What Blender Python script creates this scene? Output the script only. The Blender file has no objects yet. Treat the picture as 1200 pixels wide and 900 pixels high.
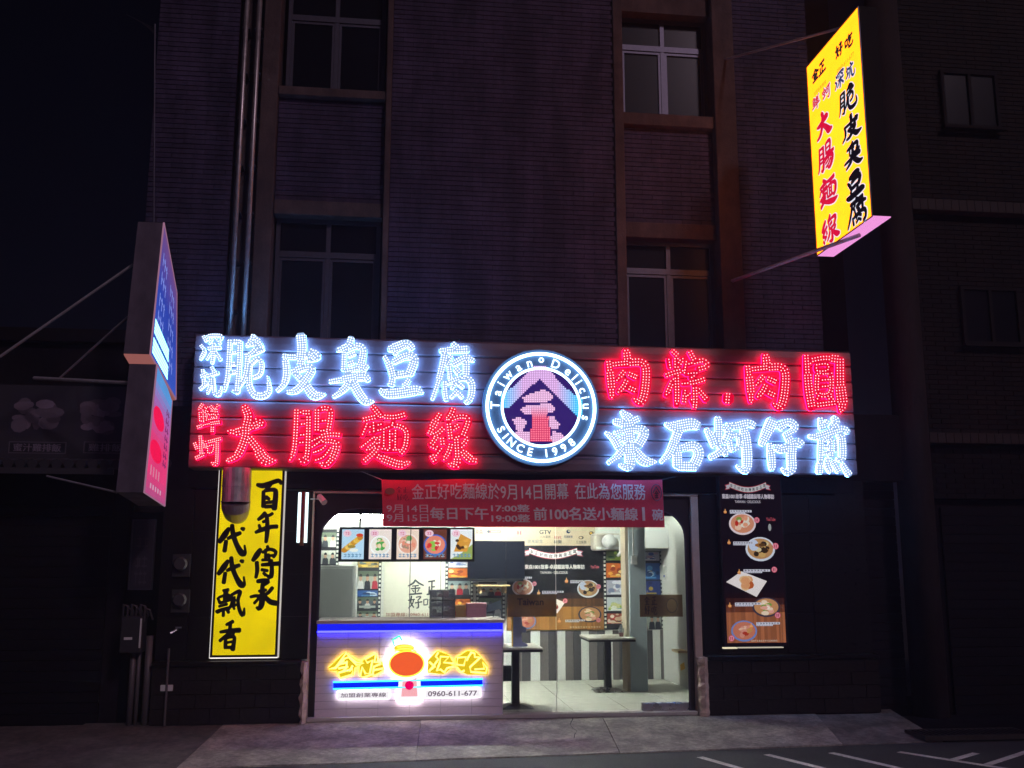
import bpy, bmesh, math, random
from mathutils import Matrix, Vector
random.seed(7)
S = bpy.context.scene
COL = S.collection

# ------------------------------------------------------------------ camera
F_PX = 1150.0; PITCH = math.radians(10.15); YAW = math.radians(6.9); ROLL = math.radians(0.05); CAMY = -10.6
def cross(a, b): return (a[1]*b[2]-a[2]*b[1], a[2]*b[0]-a[0]*b[2], a[0]*b[1]-a[1]*b[0])
FW = (math.sin(YAW)*math.cos(PITCH), math.cos(YAW)*math.cos(PITCH), math.sin(PITCH))
RT = (math.cos(YAW), -math.sin(YAW), 0.0); UP = cross(RT, FW)
R2 = tuple(RT[i]*math.cos(ROLL)+UP[i]*math.sin(ROLL) for i in range(3))
U2 = tuple(UP[i]*math.cos(ROLL)-RT[i]*math.sin(ROLL) for i in range(3))
def ray(px, py):
    a = (px-600)/F_PX; b = (450-py)/F_PX
    return tuple(FW[i]+a*R2[i]+b*U2[i] for i in range(3))
_r = ray(588, 839); CAMZ = -_r[2]/_r[1]*(-CAMY)
def P(px, py, Y=0.0):            # photo measurement -> point on the vertical plane y = Y
    r = ray(px, py); t = (Y-CAMY)/r[1]; return (r[0]*t, Y, CAMZ+r[2]*t)
def PZ(px, py, Z=0.0):           # ... on the level plane z = Z
    r = ray(px, py); t = (Z-CAMZ)/r[2]; return (r[0]*t, CAMY+r[1]*t, Z)
def PX(px, py, X):               # ... on the plane x = X
    r = ray(px, py); t = X/r[0]; return (X, CAMY+r[1]*t, CAMZ+r[2]*t)
cam = bpy.data.cameras.new('camera'); cam.sensor_width = 36; cam.lens = F_PX/1200*36
cam.clip_start = 0.1; cam.clip_end = 600
co = bpy.data.objects.new('camera', cam); COL.objects.link(co)
co.matrix_world = Matrix(((R2[0], U2[0], -FW[0], 0), (R2[1], U2[1], -FW[1], CAMY), (R2[2], U2[2], -FW[2], CAMZ), (0, 0, 0, 1)))
S.camera = co

# ------------------------------------------------------------------ night sky, one faint moon-like sun, exposure
W = bpy.data.worlds.new('World'); S.world = W; W.use_nodes = True
wn = W.node_tree; bg = wn.nodes['Background']
sky = wn.nodes.new('ShaderNodeTexSky'); sky.sky_type = 'NISHITA'; sky.sun_disc = False
sky.sun_elevation = math.radians(30); sky.sun_rotation = math.radians(155)
tint = wn.nodes.new('ShaderNodeMix'); tint.data_type = 'RGBA'; tint.blend_type = 'MULTIPLY'; tint.inputs[0].default_value = 1
tint.inputs[7].default_value = (0.65, 0.45, 1.0, 1)
wn.links.new(sky.outputs[0], tint.inputs[6]); wn.links.new(tint.outputs[2], bg.inputs['Color'])
bg.inputs['Strength'].default_value = 0.0005
sl = bpy.data.lights.new('moon', 'SUN'); sl.energy = 0.50; sl.angle = math.radians(6); sl.color = (1.0, 0.74, 0.92)
so = bpy.data.objects.new('moon', sl); COL.objects.link(so)
so.rotation_euler = (math.radians(60), 0, math.radians(25)); so.location = (6, -14, 12)
S.view_settings.view_transform = 'Standard'; S.view_settings.look = 'None'
S.view_settings.exposure = 0.0; S.view_settings.gamma = 1.0
S.cycles.max_bounces = 8; S.cycles.diffuse_bounces = 3; S.cycles.glossy_bounces = 3; S.cycles.transparent_max_bounces = 12
S.cycles.sample_clamp_indirect = 3.0; S.cycles.caustics_reflective = False; S.cycles.caustics_refractive = False
S.cycles.use_denoising = True

# ------------------------------------------------------------------ thin haze added to imitate lens bloom around the signs
def add_bloom_haze():
    m = bpy.data.materials.new('bloom_haze'); m.use_nodes = True; nt = m.node_tree; nt.nodes.clear()
    o = nt.nodes.new('ShaderNodeOutputMaterial'); v = nt.nodes.new('ShaderNodeVolumePrincipled')
    v.inputs['Density'].default_value = HAZE[0]; v.inputs['Anisotropy'].default_value = HAZE[1]; v.inputs['Color'].default_value = (.62, .70, 1, 1)
    nt.links.new(v.outputs[0], o.inputs['Volume']); bx = MB().box(-152, 152, -152, 152, -1.2, 11)
    me = bpy.data.meshes.new('bloom_haze'); me.from_pydata(bx.v, [], bx.f); me.materials.append(m)
    ob = bpy.data.objects.new('bloom_haze', me); COL.objects.link(ob); ob['kind'] = 'stuff'
HAZE = (.006, .5)

# ------------------------------------------------------------------ colours and materials
def sr(c):
    if isinstance(c, str):
        c = [int(c[i:i+2], 16)/255 for i in (0, 2, 4)]
    return tuple((x/12.92 if x <= 0.04045 else ((x+0.055)/1.055)**2.4) for x in c)
def mul(c, k): return tuple(x*k for x in c)
MATS = {}
def mat(name, col=(0.5, 0.5, 0.5), rough=0.6, metal=0.0, noise=0.0, nscale=8.0, bump=0.0, bscale=60.0, spec=0.5,
        attr=False, emit=None, estr=1.0, attr_emit=0.0, alpha=1.0, rnoise=0.0, stain=0.0, coat=0.0):
    if name in MATS: return MATS[name]
    m = bpy.data.materials.new(name); m.use_nodes = True; nt = m.node_tree; b = nt.nodes['Principled BSDF']; L = nt.links
    b.inputs['Roughness'].default_value = rough; b.inputs['Metallic'].default_value = metal
    b.inputs['Specular IOR Level'].default_value = spec; b.inputs['Alpha'].default_value = alpha
    b.inputs['Coat Weight'].default_value = coat
    tc = nt.nodes.new('ShaderNodeTexCoord')
    src = None
    if attr:
        a = nt.nodes.new('ShaderNodeAttribute'); a.attribute_name = 'Col'; src = a.outputs['Color']
    else:
        rgb = nt.nodes.new('ShaderNodeRGB'); rgb.outputs[0].default_value = (*col, 1); src = rgb.outputs[0]
    if noise or rnoise or stain:
        n = nt.nodes.new('ShaderNodeTexNoise'); n.inputs['Scale'].default_value = nscale; n.inputs['Detail'].default_value = 7
        n.inputs['Roughness'].default_value = 0.62; L.new(tc.outputs['Object'], n.inputs['Vector'])
    if noise:
        mr = nt.nodes.new('ShaderNodeMapRange'); mr.inputs[1].default_value = 0.3; mr.inputs[2].default_value = 0.7
        mr.inputs[3].default_value = 1-noise; mr.inputs[4].default_value = 1+noise; L.new(n.outputs['Fac'], mr.inputs[0])
        mx = nt.nodes.new('ShaderNodeVectorMath'); mx.operation = 'SCALE'; L.new(src, mx.inputs[0]); L.new(mr.outputs[0], mx.inputs['Scale'])
        src = mx.outputs[0]
    if stain:
        n2 = nt.nodes.new('ShaderNodeTexNoise'); n2.inputs['Scale'].default_value = 1.7; n2.inputs['Detail'].default_value = 8; n2.inputs['Roughness'].default_value = 0.7
        mp_ = nt.nodes.new('ShaderNodeMapping'); mp_.inputs['Scale'].default_value = (1.6, 1.6, .45); L.new(tc.outputs['Object'], mp_.inputs['Vector']); L.new(mp_.outputs[0], n2.inputs['Vector'])
        m2 = nt.nodes.new('ShaderNodeMapRange'); m2.inputs[1].default_value = 0.42; m2.inputs[2].default_value = 0.62
        m2.inputs[3].default_value = 1-stain; m2.inputs[4].default_value = 1.0; L.new(n2.outputs['Fac'], m2.inputs[0])
        mx2 = nt.nodes.new('ShaderNodeVectorMath'); mx2.operation = 'SCALE'; L.new(src, mx2.inputs[0]); L.new(m2.outputs[0], mx2.inputs['Scale'])
        src = mx2.outputs[0]
    L.new(src, b.inputs['Base Color'])
    if rnoise:
        mr3 = nt.nodes.new('ShaderNodeMapRange'); mr3.inputs[1].default_value = 0.3; mr3.inputs[2].default_value = 0.7
        mr3.inputs[3].default_value = max(0.02, rough-rnoise); mr3.inputs[4].default_value = min(1, rough+rnoise)
        L.new(n.outputs['Fac'], mr3.inputs[0]); L.new(mr3.outputs[0], b.inputs['Roughness'])
    if bump:
        nb = nt.nodes.new('ShaderNodeTexNoise'); nb.inputs['Scale'].default_value = bscale; nb.inputs['Detail'].default_value = 6
        L.new(tc.outputs['Object'], nb.inputs['Vector'])
        bp = nt.nodes.new('ShaderNodeBump'); bp.inputs['Strength'].default_value = bump; bp.inputs['Distance'].default_value = 0.01
        L.new(nb.outputs['Fac'], bp.inputs['Height']); L.new(bp.outputs[0], b.inputs['Normal'])
    if emit is not None:
        b.inputs['Emission Color'].default_value = (*emit, 1); b.inputs['Emission Strength'].default_value = estr
    if attr_emit:
        L.new(a.outputs['Color'], b.inputs['Emission Color']); b.inputs['Emission Strength'].default_value = attr_emit
    MATS[name] = m
    return m
def glow(name='glow', sampling='AUTO', noise=0.0, nscale=3.0):        # gives off light; the colour (may exceed 1) sits on the faces
    if name in MATS: return MATS[name]
    m = bpy.data.materials.new(name); m.use_nodes = True; nt = m.node_tree; nt.nodes.clear()
    o = nt.nodes.new('ShaderNodeOutputMaterial'); e = nt.nodes.new('ShaderNodeEmission'); a = nt.nodes.new('ShaderNodeAttribute'); a.attribute_name = 'Col'
    src = a.outputs['Color']
    if noise:
        tc = nt.nodes.new('ShaderNodeTexCoord'); n = nt.nodes.new('ShaderNodeTexNoise'); n.inputs['Scale'].default_value = nscale
        nt.links.new(tc.outputs['Object'], n.inputs['Vector'])
        mr = nt.nodes.new('ShaderNodeMapRange'); mr.inputs[1].default_value = .3; mr.inputs[2].default_value = .7; mr.inputs[3].default_value = 1-noise; mr.inputs[4].default_value = 1+noise
        nt.links.new(n.outputs['Fac'], mr.inputs[0])
        mx = nt.nodes.new('ShaderNodeVectorMath'); mx.operation = 'SCALE'; nt.links.new(src, mx.inputs[0]); nt.links.new(mr.outputs[0], mx.inputs['Scale']); src = mx.outputs[0]
    nt.links.new(src, e.inputs[0]); nt.links.new(e.outputs[0], o.inputs[0])
    try: m.cycles.emission_sampling = sampling
    except Exception: pass
    MATS[name] = m
    return m
def glass(name, tintc=(1, 1, 1), refl=0.06, opaque=None, k=0.0):
    m = bpy.data.materials.new(name); m.use_nodes = True; nt = m.node_tree; nt.nodes.clear(); L = nt.links
    o = nt.nodes.new('ShaderNodeOutputMaterial'); t = nt.nodes.new('ShaderNodeBsdfTransparent'); t.inputs[0].default_value = (*tintc, 1)
    g = nt.nodes.new('ShaderNodeBsdfGlossy'); g.inputs['Roughness'].default_value = 0.03
    f = nt.nodes.new('ShaderNodeLayerWeight'); f.inputs[0].default_value = 0.25
    mr = nt.nodes.new('ShaderNodeMapRange'); mr.inputs[3].default_value = refl; mr.inputs[4].default_value = 0.6; L.new(f.outputs['Fresnel'], mr.inputs[0])
    mx = nt.nodes.new('ShaderNodeMixShader'); L.new(mr.outputs[0], mx.inputs[0]); L.new(t.outputs[0], mx.inputs[1]); L.new(g.outputs[0], mx.inputs[2])
    last = mx.outputs[0]
    if opaque:
        d = nt.nodes.new('ShaderNodeBsdfDiffuse'); d.inputs[0].default_value = (*opaque, 1)
        m2 = nt.nodes.new('ShaderNodeMixShader'); m2.inputs[0].default_value = k; L.new(last, m2.inputs[1]); L.new(d.outputs[0], m2.inputs[2]); last = m2.outputs[0]
    L.new(last, o.inputs[0]); MATS[name] = m
    return m
GLOW = glow(); DOT = glow('led_dot', 'NONE'); LIT = glow('lit_print', 'AUTO', 0.05, 5)
PRINT = mat('print', attr=True, rough=0.5); PAINT = mat('painted', attr=True, rough=0.55, noise=0.12, nscale=5)
SATIN = mat('satin', attr=True, rough=0.3)
TILE = mat('brick_tile', attr=True, spec=.10, rough=0.6, noise=0.22, nscale=22, bump=0.25, bscale=90, stain=0.5)
MORTAR = mat('mortar', (0.022, 0.016, 0.024), 0.95, spec=.05)
CONC = mat('render_concrete', (0.125, 0.088, 0.085), 0.85, spec=.08, noise=0.25, nscale=6, bump=0.4, bscale=40, stain=0.35)
CONCD = mat('dark_concrete', (0.015, 0.011, 0.014), 0.85, spec=.06, noise=0.3, nscale=5, bump=0.4, bscale=35, stain=0.3)
GRAN = mat('dark_granite', (0.009, 0.006, 0.0065), 0.35, noise=0.5, nscale=26, rnoise=0.12, spec=0.15)
STONE = mat('split_stone', (0.022, 0.015, 0.014), 0.75, spec=.1, noise=0.5, nscale=9, bump=0.8, bscale=22)
ROCK = mat('rock_edge', (0.62, 0.47, 0.38), 0.8, noise=0.3, nscale=14, bump=0.8, bscale=30)
ALU = mat('aluminium', (0.08, 0.075, 0.10), 0.4, 0.7, noise=0.12, nscale=20)
ROD = mat('galvanised_rod', (.42, .38, .42), .5, .2, noise=.15, nscale=14)
STEEL = mat('steel', (0.55, 0.55, 0.56), 0.28, 1.0, noise=0.1, nscale=12, rnoise=0.08)
DUCT = mat('duct_steel', (0.55, 0.50, 0.50), 0.42, 0.75, noise=0.15, nscale=16, rnoise=0.1)
BLACKM = mat('black_metal', (0.012, 0.012, 0.013), 0.35, 0.2)
DGLASS = mat('dark_pane', (0.006, 0.006, 0.009), 0.22, spec=0.12, noise=0.3, nscale=2)
TCLOTH = None
FRAMEB = mat('brown_frame', (0.022, 0.012, 0.012), 0.3, noise=0.2, nscale=20)
TRIM = mat('beige_trim', (0.55, 0.42, 0.33), 0.5, noise=0.12, nscale=12)
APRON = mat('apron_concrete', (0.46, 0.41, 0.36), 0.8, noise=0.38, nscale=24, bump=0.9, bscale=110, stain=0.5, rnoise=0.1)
ASPH = mat('asphalt', (0.05, 0.047, 0.05), 0.8, noise=0.5, nscale=60, bump=0.9, bscale=160, stain=0.25)
LINE = mat('road_paint', (0.80, 0.76, 0.72), 0.7, noise=0.35, nscale=35, stain=0.3)
PANEL = mat('sign_panel', (0.15, 0.075, 0.085), 0.42, 0.1, noise=0.10, nscale=10)
WHITEW = mat('white_wall', (0.72, 0.72, 0.68), 0.6, noise=0.03)
CREAM = mat('cream_board', (0.70, 0.68, 0.58), 0.45, noise=0.02)
FLOORM = mat('floor_tile', (0.82, 0.81, 0.70), 0.09, noise=0.08, nscale=4, rnoise=0.05)
WOODL = mat('light_wood', (0.55, 0.38, 0.20), 0.5, noise=0.15, nscale=12)
CTILE = mat('glazed_tile', (0.74, 0.64, 0.70), 0.22, noise=0.06, nscale=7, rnoise=0.05)
GROUT = mat('grout', (0.55, 0.48, 0.52), 0.8)
CLOTH = mat('banner_cloth', (0.42, 0.035, 0.06), 0.65, noise=0.10, nscale=5)
def translucent(name, col, attr=False, k=.5):
    m = mat(name, col, .65, attr=attr, noise=.08 if not attr else 0); nt = m.node_tree; b = nt.nodes['Principled BSDF']; out = nt.nodes['Material Output']
    t = nt.nodes.new('ShaderNodeBsdfTranslucent'); src = b.inputs['Base Color'].links[0].from_socket; nt.links.new(src, t.inputs[0])
    x = nt.nodes.new('ShaderNodeMixShader'); x.inputs[0].default_value = k; nt.links.new(b.outputs[0], x.inputs[1]); nt.links.new(t.outputs[0], x.inputs[2]); nt.links.new(x.outputs[0], out.inputs['Surface'])
    return m
BCLOTH = translucent('banner_red', (.90, .06, .12), k=.25); BPRINT = translucent('banner_print', (1, 1, 1), True, .08)
PLAST = mat('white_plastic', (0.7, 0.7, 0.68), 0.35)
CLEAR = glass('shop_glass', (0.97, 0.99, 0.98), 0.035)
CASE = glass('plastic_case', (0.86, 0.9, 0.92), 0.12, (0.6, 0.65, 0.68), 0.22)
DECAL = glass('brown_decal', (0.6, 0.5, 0.38), 0.03, (0.30, 0.235, 0.12), 0.50)

# ------------------------------------------------------------------ mesh helpers
def wloc(o):
    v = Vector((0, 0, 0))
    while o is not None: v += o.location; o = o.parent
    return v
def tag(o, label=None, cat=None, group=None, kind=None):
    if label: o['label'] = label
    if cat: o['category'] = cat
    if group: o['group'] = group
    if kind: o['kind'] = kind
    return o
def empty(name, loc, label, cat, group=None):
    o = bpy.data.objects.new(name, None); COL.objects.link(o); o.location = loc; o.empty_display_size = 0.1
    return tag(o, label, cat, group)
def ellipse(cx, cz, rx, rz, n=18, a0=0.0, a1=2*math.pi):
    return [(cx+rx*math.cos(a0+(a1-a0)*i/n), cz+rz*math.sin(a0+(a1-a0)*i/n)) for i in range(n)]
class MB:
    def __init__(s): s.v = []; s.f = []; s.c = []
    def face(s, pts, col=(1, 1, 1)):
        b = len(s.v); s.v += [tuple(p) for p in pts]; s.f.append(tuple(range(b, b+len(pts)))); s.c.append(col); return s
    def box(s, x0, x1, y0, y1, z0, z1, col=(1, 1, 1)):
        if x0 > x1: x0, x1 = x1, x0
        if y0 > y1: y0, y1 = y1, y0
        if z0 > z1: z0, z1 = z1, z0
        b = len(s.v)
        s.v += [(x0, y0, z0), (x1, y0, z0), (x1, y1, z0), (x0, y1, z0), (x0, y0, z1), (x1, y0, z1), (x1, y1, z1), (x0, y1, z1)]
        for q in ((0, 3, 2, 1), (4, 5, 6, 7), (0, 1, 5, 4), (1, 2, 6, 5), (2, 3, 7, 6), (3, 0, 4, 7)):
            s.f.append(tuple(b+i for i in q)); s.c.append(col)
        return s
    def hexa(s, p, col=(1, 1, 1), cols=None):     # 8 corners: 4 of one face then 4 of the opposite face
        b = len(s.v); s.v += [tuple(q) for q in p]
        for k, q in enumerate(((3, 2, 1, 0), (4, 5, 6, 7), (0, 1, 5, 4), (1, 2, 6, 5), (2, 3, 7, 6), (3, 0, 4, 7))):
            s.f.append(tuple(b+i for i in q)); s.c.append(cols[k] if cols else col)
        return s
    def prism(s, poly, y0, y1, col=(1, 1, 1), side=None, back=True):   # poly in (x, z), front at y0
        side = side or col; n = len(poly)
        area = sum(poly[i][0]*poly[(i+1) % n][1]-poly[(i+1) % n][0]*poly[i][1] for i in range(n))
        if area < 0: poly = poly[::-1]
        b = len(s.v); s.v += [(x, y0, z) for x, z in poly]+[(x, y1, z) for x, z in poly]
        s.f.append(tuple(range(b, b+n))); s.c.append(col)
        if back: s.f.append(tuple(range(b+2*n-1, b+n-1, -1))); s.c.append(side)
        for i in range(n):
            j = (i+1) % n; s.f.append((b+i, b+n+i, b+n+j, b+j)); s.c.append(side)
        return s
    def flat(s, poly, y, col=(1, 1, 1)):
        n = len(poly); area = sum(poly[i][0]*poly[(i+1) % n][1]-poly[(i+1) % n][0]*poly[i][1] for i in range(n))
        if area < 0: poly = poly[::-1]
        return s.face([(x, y, z) for x, z in poly], col)
    def rect(s, x0, x1, z0, z1, y, col=(1, 1, 1)): return s.flat([(x0, z0), (x1, z0), (x1, z1), (x0, z1)], y, col)
    def ell(s, cx, cz, rx, rz, y, col, n=18): return s.flat(ellipse(cx, cz, rx, rz, n), y, col)
    def tube(s, pts, r, n=8, col=(1, 1, 1), closed=False, caps=True):
        pts = [Vector(p) for p in pts]; m = len(pts); b = len(s.v); prev = None
        for i, p in enumerate(pts):
            if closed: d = pts[(i+1) % m]-pts[i-1]
            else: d = pts[min(i+1, m-1)]-pts[max(i-1, 0)]
            d.normalize()
            ref = Vector((0, 0, 1)) if abs(d.z) < 0.9 else Vector((0, 1, 0))
            if prev is not None and abs(prev.dot(d)) < 0.98: ref = prev
            u = (ref-d*ref.dot(d)).normalized(); w = d.cross(u); prev = u
            rr = r[i] if isinstance(r, (list, tuple)) else r
            for k in range(n):
                a = 2*math.pi*k/n; q = p+u*(math.cos(a)*rr)+w*(math.sin(a)*rr); s.v.append(tuple(q))
        for i in range(m if closed else m-1):
            j = (i+1) % m
            for k in range(n):
                l = (k+1) % n; s.f.append((b+i*n+k, b+i*n+l, b+j*n+l, b+j*n+k)); s.c.append(col)
        if caps and not closed:
            s.f.append(tuple(b+k for k in range(n))[::-1]); s.c.append(col)
            s.f.append(tuple(b+(m-1)*n+k for k in range(n))); s.c.append(col)
        return s
    def lathe(s, cx, cy, prof, n=20, col=(1, 1, 1)):    # prof: (radius, z)
        b = len(s.v)
        for r, z in prof:
            for k in range(n):
                a = 2*math.pi*k/n; s.v.append((cx+r*math.cos(a), cy+r*math.sin(a), z))
        for i in range(len(prof)-1):
            for k in range(n):
                l = (k+1) % n; s.f.append((b+i*n+k, b+i*n+l, b+(i+1)*n+l, b+(i+1)*n+k)); s.c.append(col)
        s.f.append(tuple(b+k for k in range(n))[::-1]); s.c.append(col)
        s.f.append(tuple(b+(len(prof)-1)*n+k for k in range(n))); s.c.append(col)
        return s
    def dots(s, pts, y, r, col, h=None):                # little domes on a plane y
        h = h or r
        for x, z in pts:
            b = len(s.v)
            s.v += [(x+r*math.cos(a), y, z+r*math.sin(a)) for a in [math.pi/3*k for k in range(6)]]+[(x, y-h, z)]
            for k in range(6): s.f.append((b+k, b+(k+1) % 6, b+6)); s.c.append(col)
        return s
    def build(s, name, m, parent=None, smooth=False, bevel=0.0, label=None, cat=None, group=None, kind=None):
        off = wloc(parent) if parent is not None else None
        if off is None:
            xs = [v[0] for v in s.v]; ys = [v[1] for v in s.v]; zs = [v[2] for v in s.v]
            off = Vector(((min(xs)+max(xs))/2, (min(ys)+max(ys))/2, min(zs)))
        me = bpy.data.meshes.new(name); me.from_pydata([(v[0]-off[0], v[1]-off[1], v[2]-off[2]) for v in s.v], [], s.f)
        at = me.attributes.new('Col', 'FLOAT_COLOR', 'FACE'); flat = []
        for c in s.c: flat += [c[0], c[1], c[2], 1.0]
        at.data.foreach_set('color', flat)
        me.materials.append(m)
        if smooth: me.polygons.foreach_set('use_smooth', [True]*len(me.polygons))
        me.update()
        o = bpy.data.objects.new(name, me); COL.objects.link(o)
        if parent is not None: o.parent = parent
        else: o.location = off
        if bevel:
            bm = bmesh.new(); bm.from_mesh(me); bmesh.ops.bevel(bm, geom=bm.edges[:], offset=bevel, segments=1, affect='EDGES'); bm.to_mesh(me); bm.free()
        return tag(o, label, cat, group, kind)
_unit = {}
def piece(name, m, parent, x0, x1, y0, y1, z0, z1, label=None, bev=0.012):   # a small block sharing one bevelled unit mesh per material
    key = (name, m.name)
    if key not in _unit:
        b = MB().box(-.5, .5, -.5, .5, -.5, .5); me = bpy.data.meshes.new(name); me.from_pydata(b.v, [], b.f)
        bm = bmesh.new(); bm.from_mesh(me); bmesh.ops.bevel(bm, geom=bm.edges[:], offset=bev, segments=1, affect='EDGES'); bm.to_mesh(me); bm.free()
        me.materials.append(m); _unit[key] = me
    o = bpy.data.objects.new(name, _unit[key]); COL.objects.link(o)
    off = wloc(parent) if parent is not None else Vector((0, 0, 0)); o.parent = parent
    o.location = ((x0+x1)/2-off[0], (y0+y1)/2-off[1], (z0+z1)/2-off[2]); o.scale = (abs(x1-x0), abs(y1-y0), abs(z1-z0))
    if label: o['label'] = label
    return o

# ------------------------------------------------------------------ lettering
_tx = {}
def text2d(s, bold=0.0):
    if (s, bold) in _tx: return _tx[(s, bold)]
    c = bpy.data.curves.new('t', 'FONT'); c.body = s; c.offset = bold; c.resolution_u = 3
    o = bpy.data.objects.new('t', c); COL.objects.link(o)
    dg = bpy.context.evaluated_depsgraph_get(); me = bpy.data.meshes.new_from_object(o.evaluated_get(dg))
    vs = [(v.co.x, v.co.y) for v in me.vertices]; fs = [tuple(p.vertices) for p in me.polygons]
    bpy.data.objects.remove(o); bpy.data.curves.remove(c); bpy.data.meshes.remove(me)
    x0 = min(v[0] for v in vs); x1 = max(v[0] for v in vs); y0 = min(v[1] for v in vs); y1 = max(v[1] for v in vs)
    r = ([((x-x0)/(x1-x0), (y-y0)/(y1-y0)) for x, y in vs], fs, (x1-x0), (y1-y0)); _tx[(s, bold)] = r
    return r
def put_text(mb, s, mapf, col, bold=0.0):           # mapf: (u, v) in 0..1 -> 3-D
    vs, fs, w_, h_ = text2d(s, 0.0)          # boldness: the same outline laid down a few times, slightly shifted
    du, dv = bold/w_*.8, bold/h_*.7
    for k, (i_, j_) in enumerate(((0, 0), (1, .6), (-1, -.6), (1, -.6), (-1, .6)) if bold > .005 else ((0, 0),)):
        b = len(mb.v)
        for u, v in vs:
            q = mapf(u*(1-2*du)+du+i_*du, v*(1-2*dv)+dv+j_*dv); mb.v.append((q[0], q[1]-.0006*k, q[2]))
        for f in fs: mb.f.append(tuple(b+i for i in f)); mb.c.append(col)
def text_box(mb, s, x0, x1, z0, z1, y, col, bold=0.0):
    put_text(mb, s, lambda u, v: (x0+(x1-x0)*u, y, z0+(z1-z0)*v), col, bold)
def strokes(txt):
    out = []
    for line in txt.strip().split(';'):
        line = line.strip()
        if not line: continue
        w = 30.0; pts = []
        for tk in line.split():
            q = [float(a) for a in tk.split(',')]
            if len(q) > 2: w = q[2]
            pts.append((q[0], q[1], w))
        out.append(pts)
    return out
def smooth_stroke(pts, step):
    # Catmull-Rom through the traced points
    if len(pts) < 3: dense = pts[:]
    else:
        dense = []
        q = [pts[0]]+pts+[pts[-1]]
        for i in range(1, len(q)-2):
            p0, p1, p2, p3 = q[i-1], q[i], q[i+1], q[i+2]
            for k in range(4):
                t = k/4
                dense.append(tuple(0.5*((2*p1[c])+(-p0[c]+p2[c])*t+(2*p0[c]-5*p1[c]+4*p2[c]-p3[c])*t*t+(-p0[c]+3*p1[c]-3*p2[c]+p3[c])*t**3) for c in range(3)))
        dense.append(pts[-1])
    res = [dense[0]]; acc = 0
    for a, b in zip(dense, dense[1:]):
        d = math.hypot(b[0]-a[0], b[1]-a[1])
        if d < 1e-9: continue
        while acc+d >= step:
            t = (step-acc)/d; a = tuple(a[c]+(b[c]-a[c])*t for c in range(3)); res.append(a)
            d = math.hypot(b[0]-a[0], b[1]-a[1]); acc = 0
        acc += d
    if len(res) < 2 or acc > step*0.4: res.append(dense[-1])
    return res
def stroke_poly(pts, grow=0.0, cap=0.55):
    n = len(pts); Lp = []; Rp = []
    for i, p in enumerate(pts):
        a = pts[max(i-1, 0)]; b = pts[min(i+1, n-1)]
        dx, dy = b[0]-a[0], b[1]-a[1]; d = math.hypot(dx, dy) or 1; dx /= d; dy /= d
        w = max(p[2]/2+grow, 1e-4)
        Lp.append((p[0]-dy*w, p[1]+dx*w)); Rp.append((p[0]+dy*w, p[1]-dx*w))
        if i == 0: s0 = (p[0]-dx*w*cap, p[1]-dy*w*cap, dx, dy, w)
        if i == n-1: s1 = (p[0]+dx*w*cap, p[1]+dy*w*cap, dx, dy, w)
    h0 = [(s0[0]+s0[3]*s0[4]*.55, s0[1]-s0[2]*s0[4]*.55), (s0[0]-s0[3]*s0[4]*.55, s0[1]+s0[2]*s0[4]*.55)]
    h1 = [(s1[0]-s1[3]*s1[4]*.55, s1[1]+s1[2]*s1[4]*.55), (s1[0]+s1[3]*s1[4]*.55, s1[1]-s1[2]*s1[4]*.55)]
    return Lp, Rp, h0, h1
def add_stroke(mb, pts, grow, mapf, y0, y1, col, side=None):
    """a ribbon with blunt ends; quads along its length so that bends never fold; y0 front, y1 back (None: flat)"""
    Lp, Rp, h0, h1 = stroke_poly(pts, grow)
    Lp = [h0[1]]+Lp+[h1[0]]; Rp = [h0[0]]+Rp+[h1[1]]
    n = len(Lp); b = len(mb.v); side = side or col
    A = [mapf(*p, y0) for p in Lp]; B = [mapf(*p, y0) for p in Rp]
    mb.v += A+B
    for i in range(n-1): mb.f.append((b+i, b+i+1, b+n+i+1, b+n+i)); mb.c.append(col)
    if y1 is not None:
        mb.v += [mapf(*p, y1) for p in Lp]+[mapf(*p, y1) for p in Rp]
        for i in range(n-1):
            mb.f.append((b+3*n+i, b+3*n+i+1, b+2*n+i+1, b+2*n+i)); mb.c.append(side)
            mb.f.append((b+i+1, b+i, b+2*n+i, b+2*n+i+1)); mb.c.append(side)
            mb.f.append((b+n+i, b+n+i+1, b+3*n+i+1, b+3*n+i)); mb.c.append(side)
        mb.f.append((b, b+n, b+3*n, b+2*n)); mb.c.append(side); e = n-1
        mb.f.append((b+n+e, b+e, b+2*n+e, b+3*n+e)); mb.c.append(side)
def stroke_dots(sts, sp, inset=0.0):
    pts = []; cell = {}
    for st in sts:
        q = smooth_stroke(st, sp)
        for i, p in enumerate(q):
            a = q[max(i-1, 0)]; b = q[min(i+1, len(q)-1)]
            dx, dy = b[0]-a[0], b[1]-a[1]; d = math.hypot(dx, dy) or 1; dx /= d; dy /= d
            w = max(p[2]-inset, 0); n = int(w/sp)+1
            if n > 1: sx = w/(n-1) if w/(n-1) < sp*1.5 else sp
            for k in range(n):
                o = 0 if n == 1 else (k-(n-1)/2)*min(sp*1.05, w/(n-1))
                x, y = p[0]-dy*o, p[1]+dx*o; cx, cy = int(x//sp), int(y//sp)
                if any((x-u)**2+(y-v)**2 < (0.74*sp)**2 for ii in (-1, 0, 1) for jj in (-1, 0, 1) for u, v in cell.get((cx+ii, cy+jj), ())): continue
                cell.setdefault((cx, cy), []).append((x, y)); pts.append((x, y))
    return pts
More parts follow.
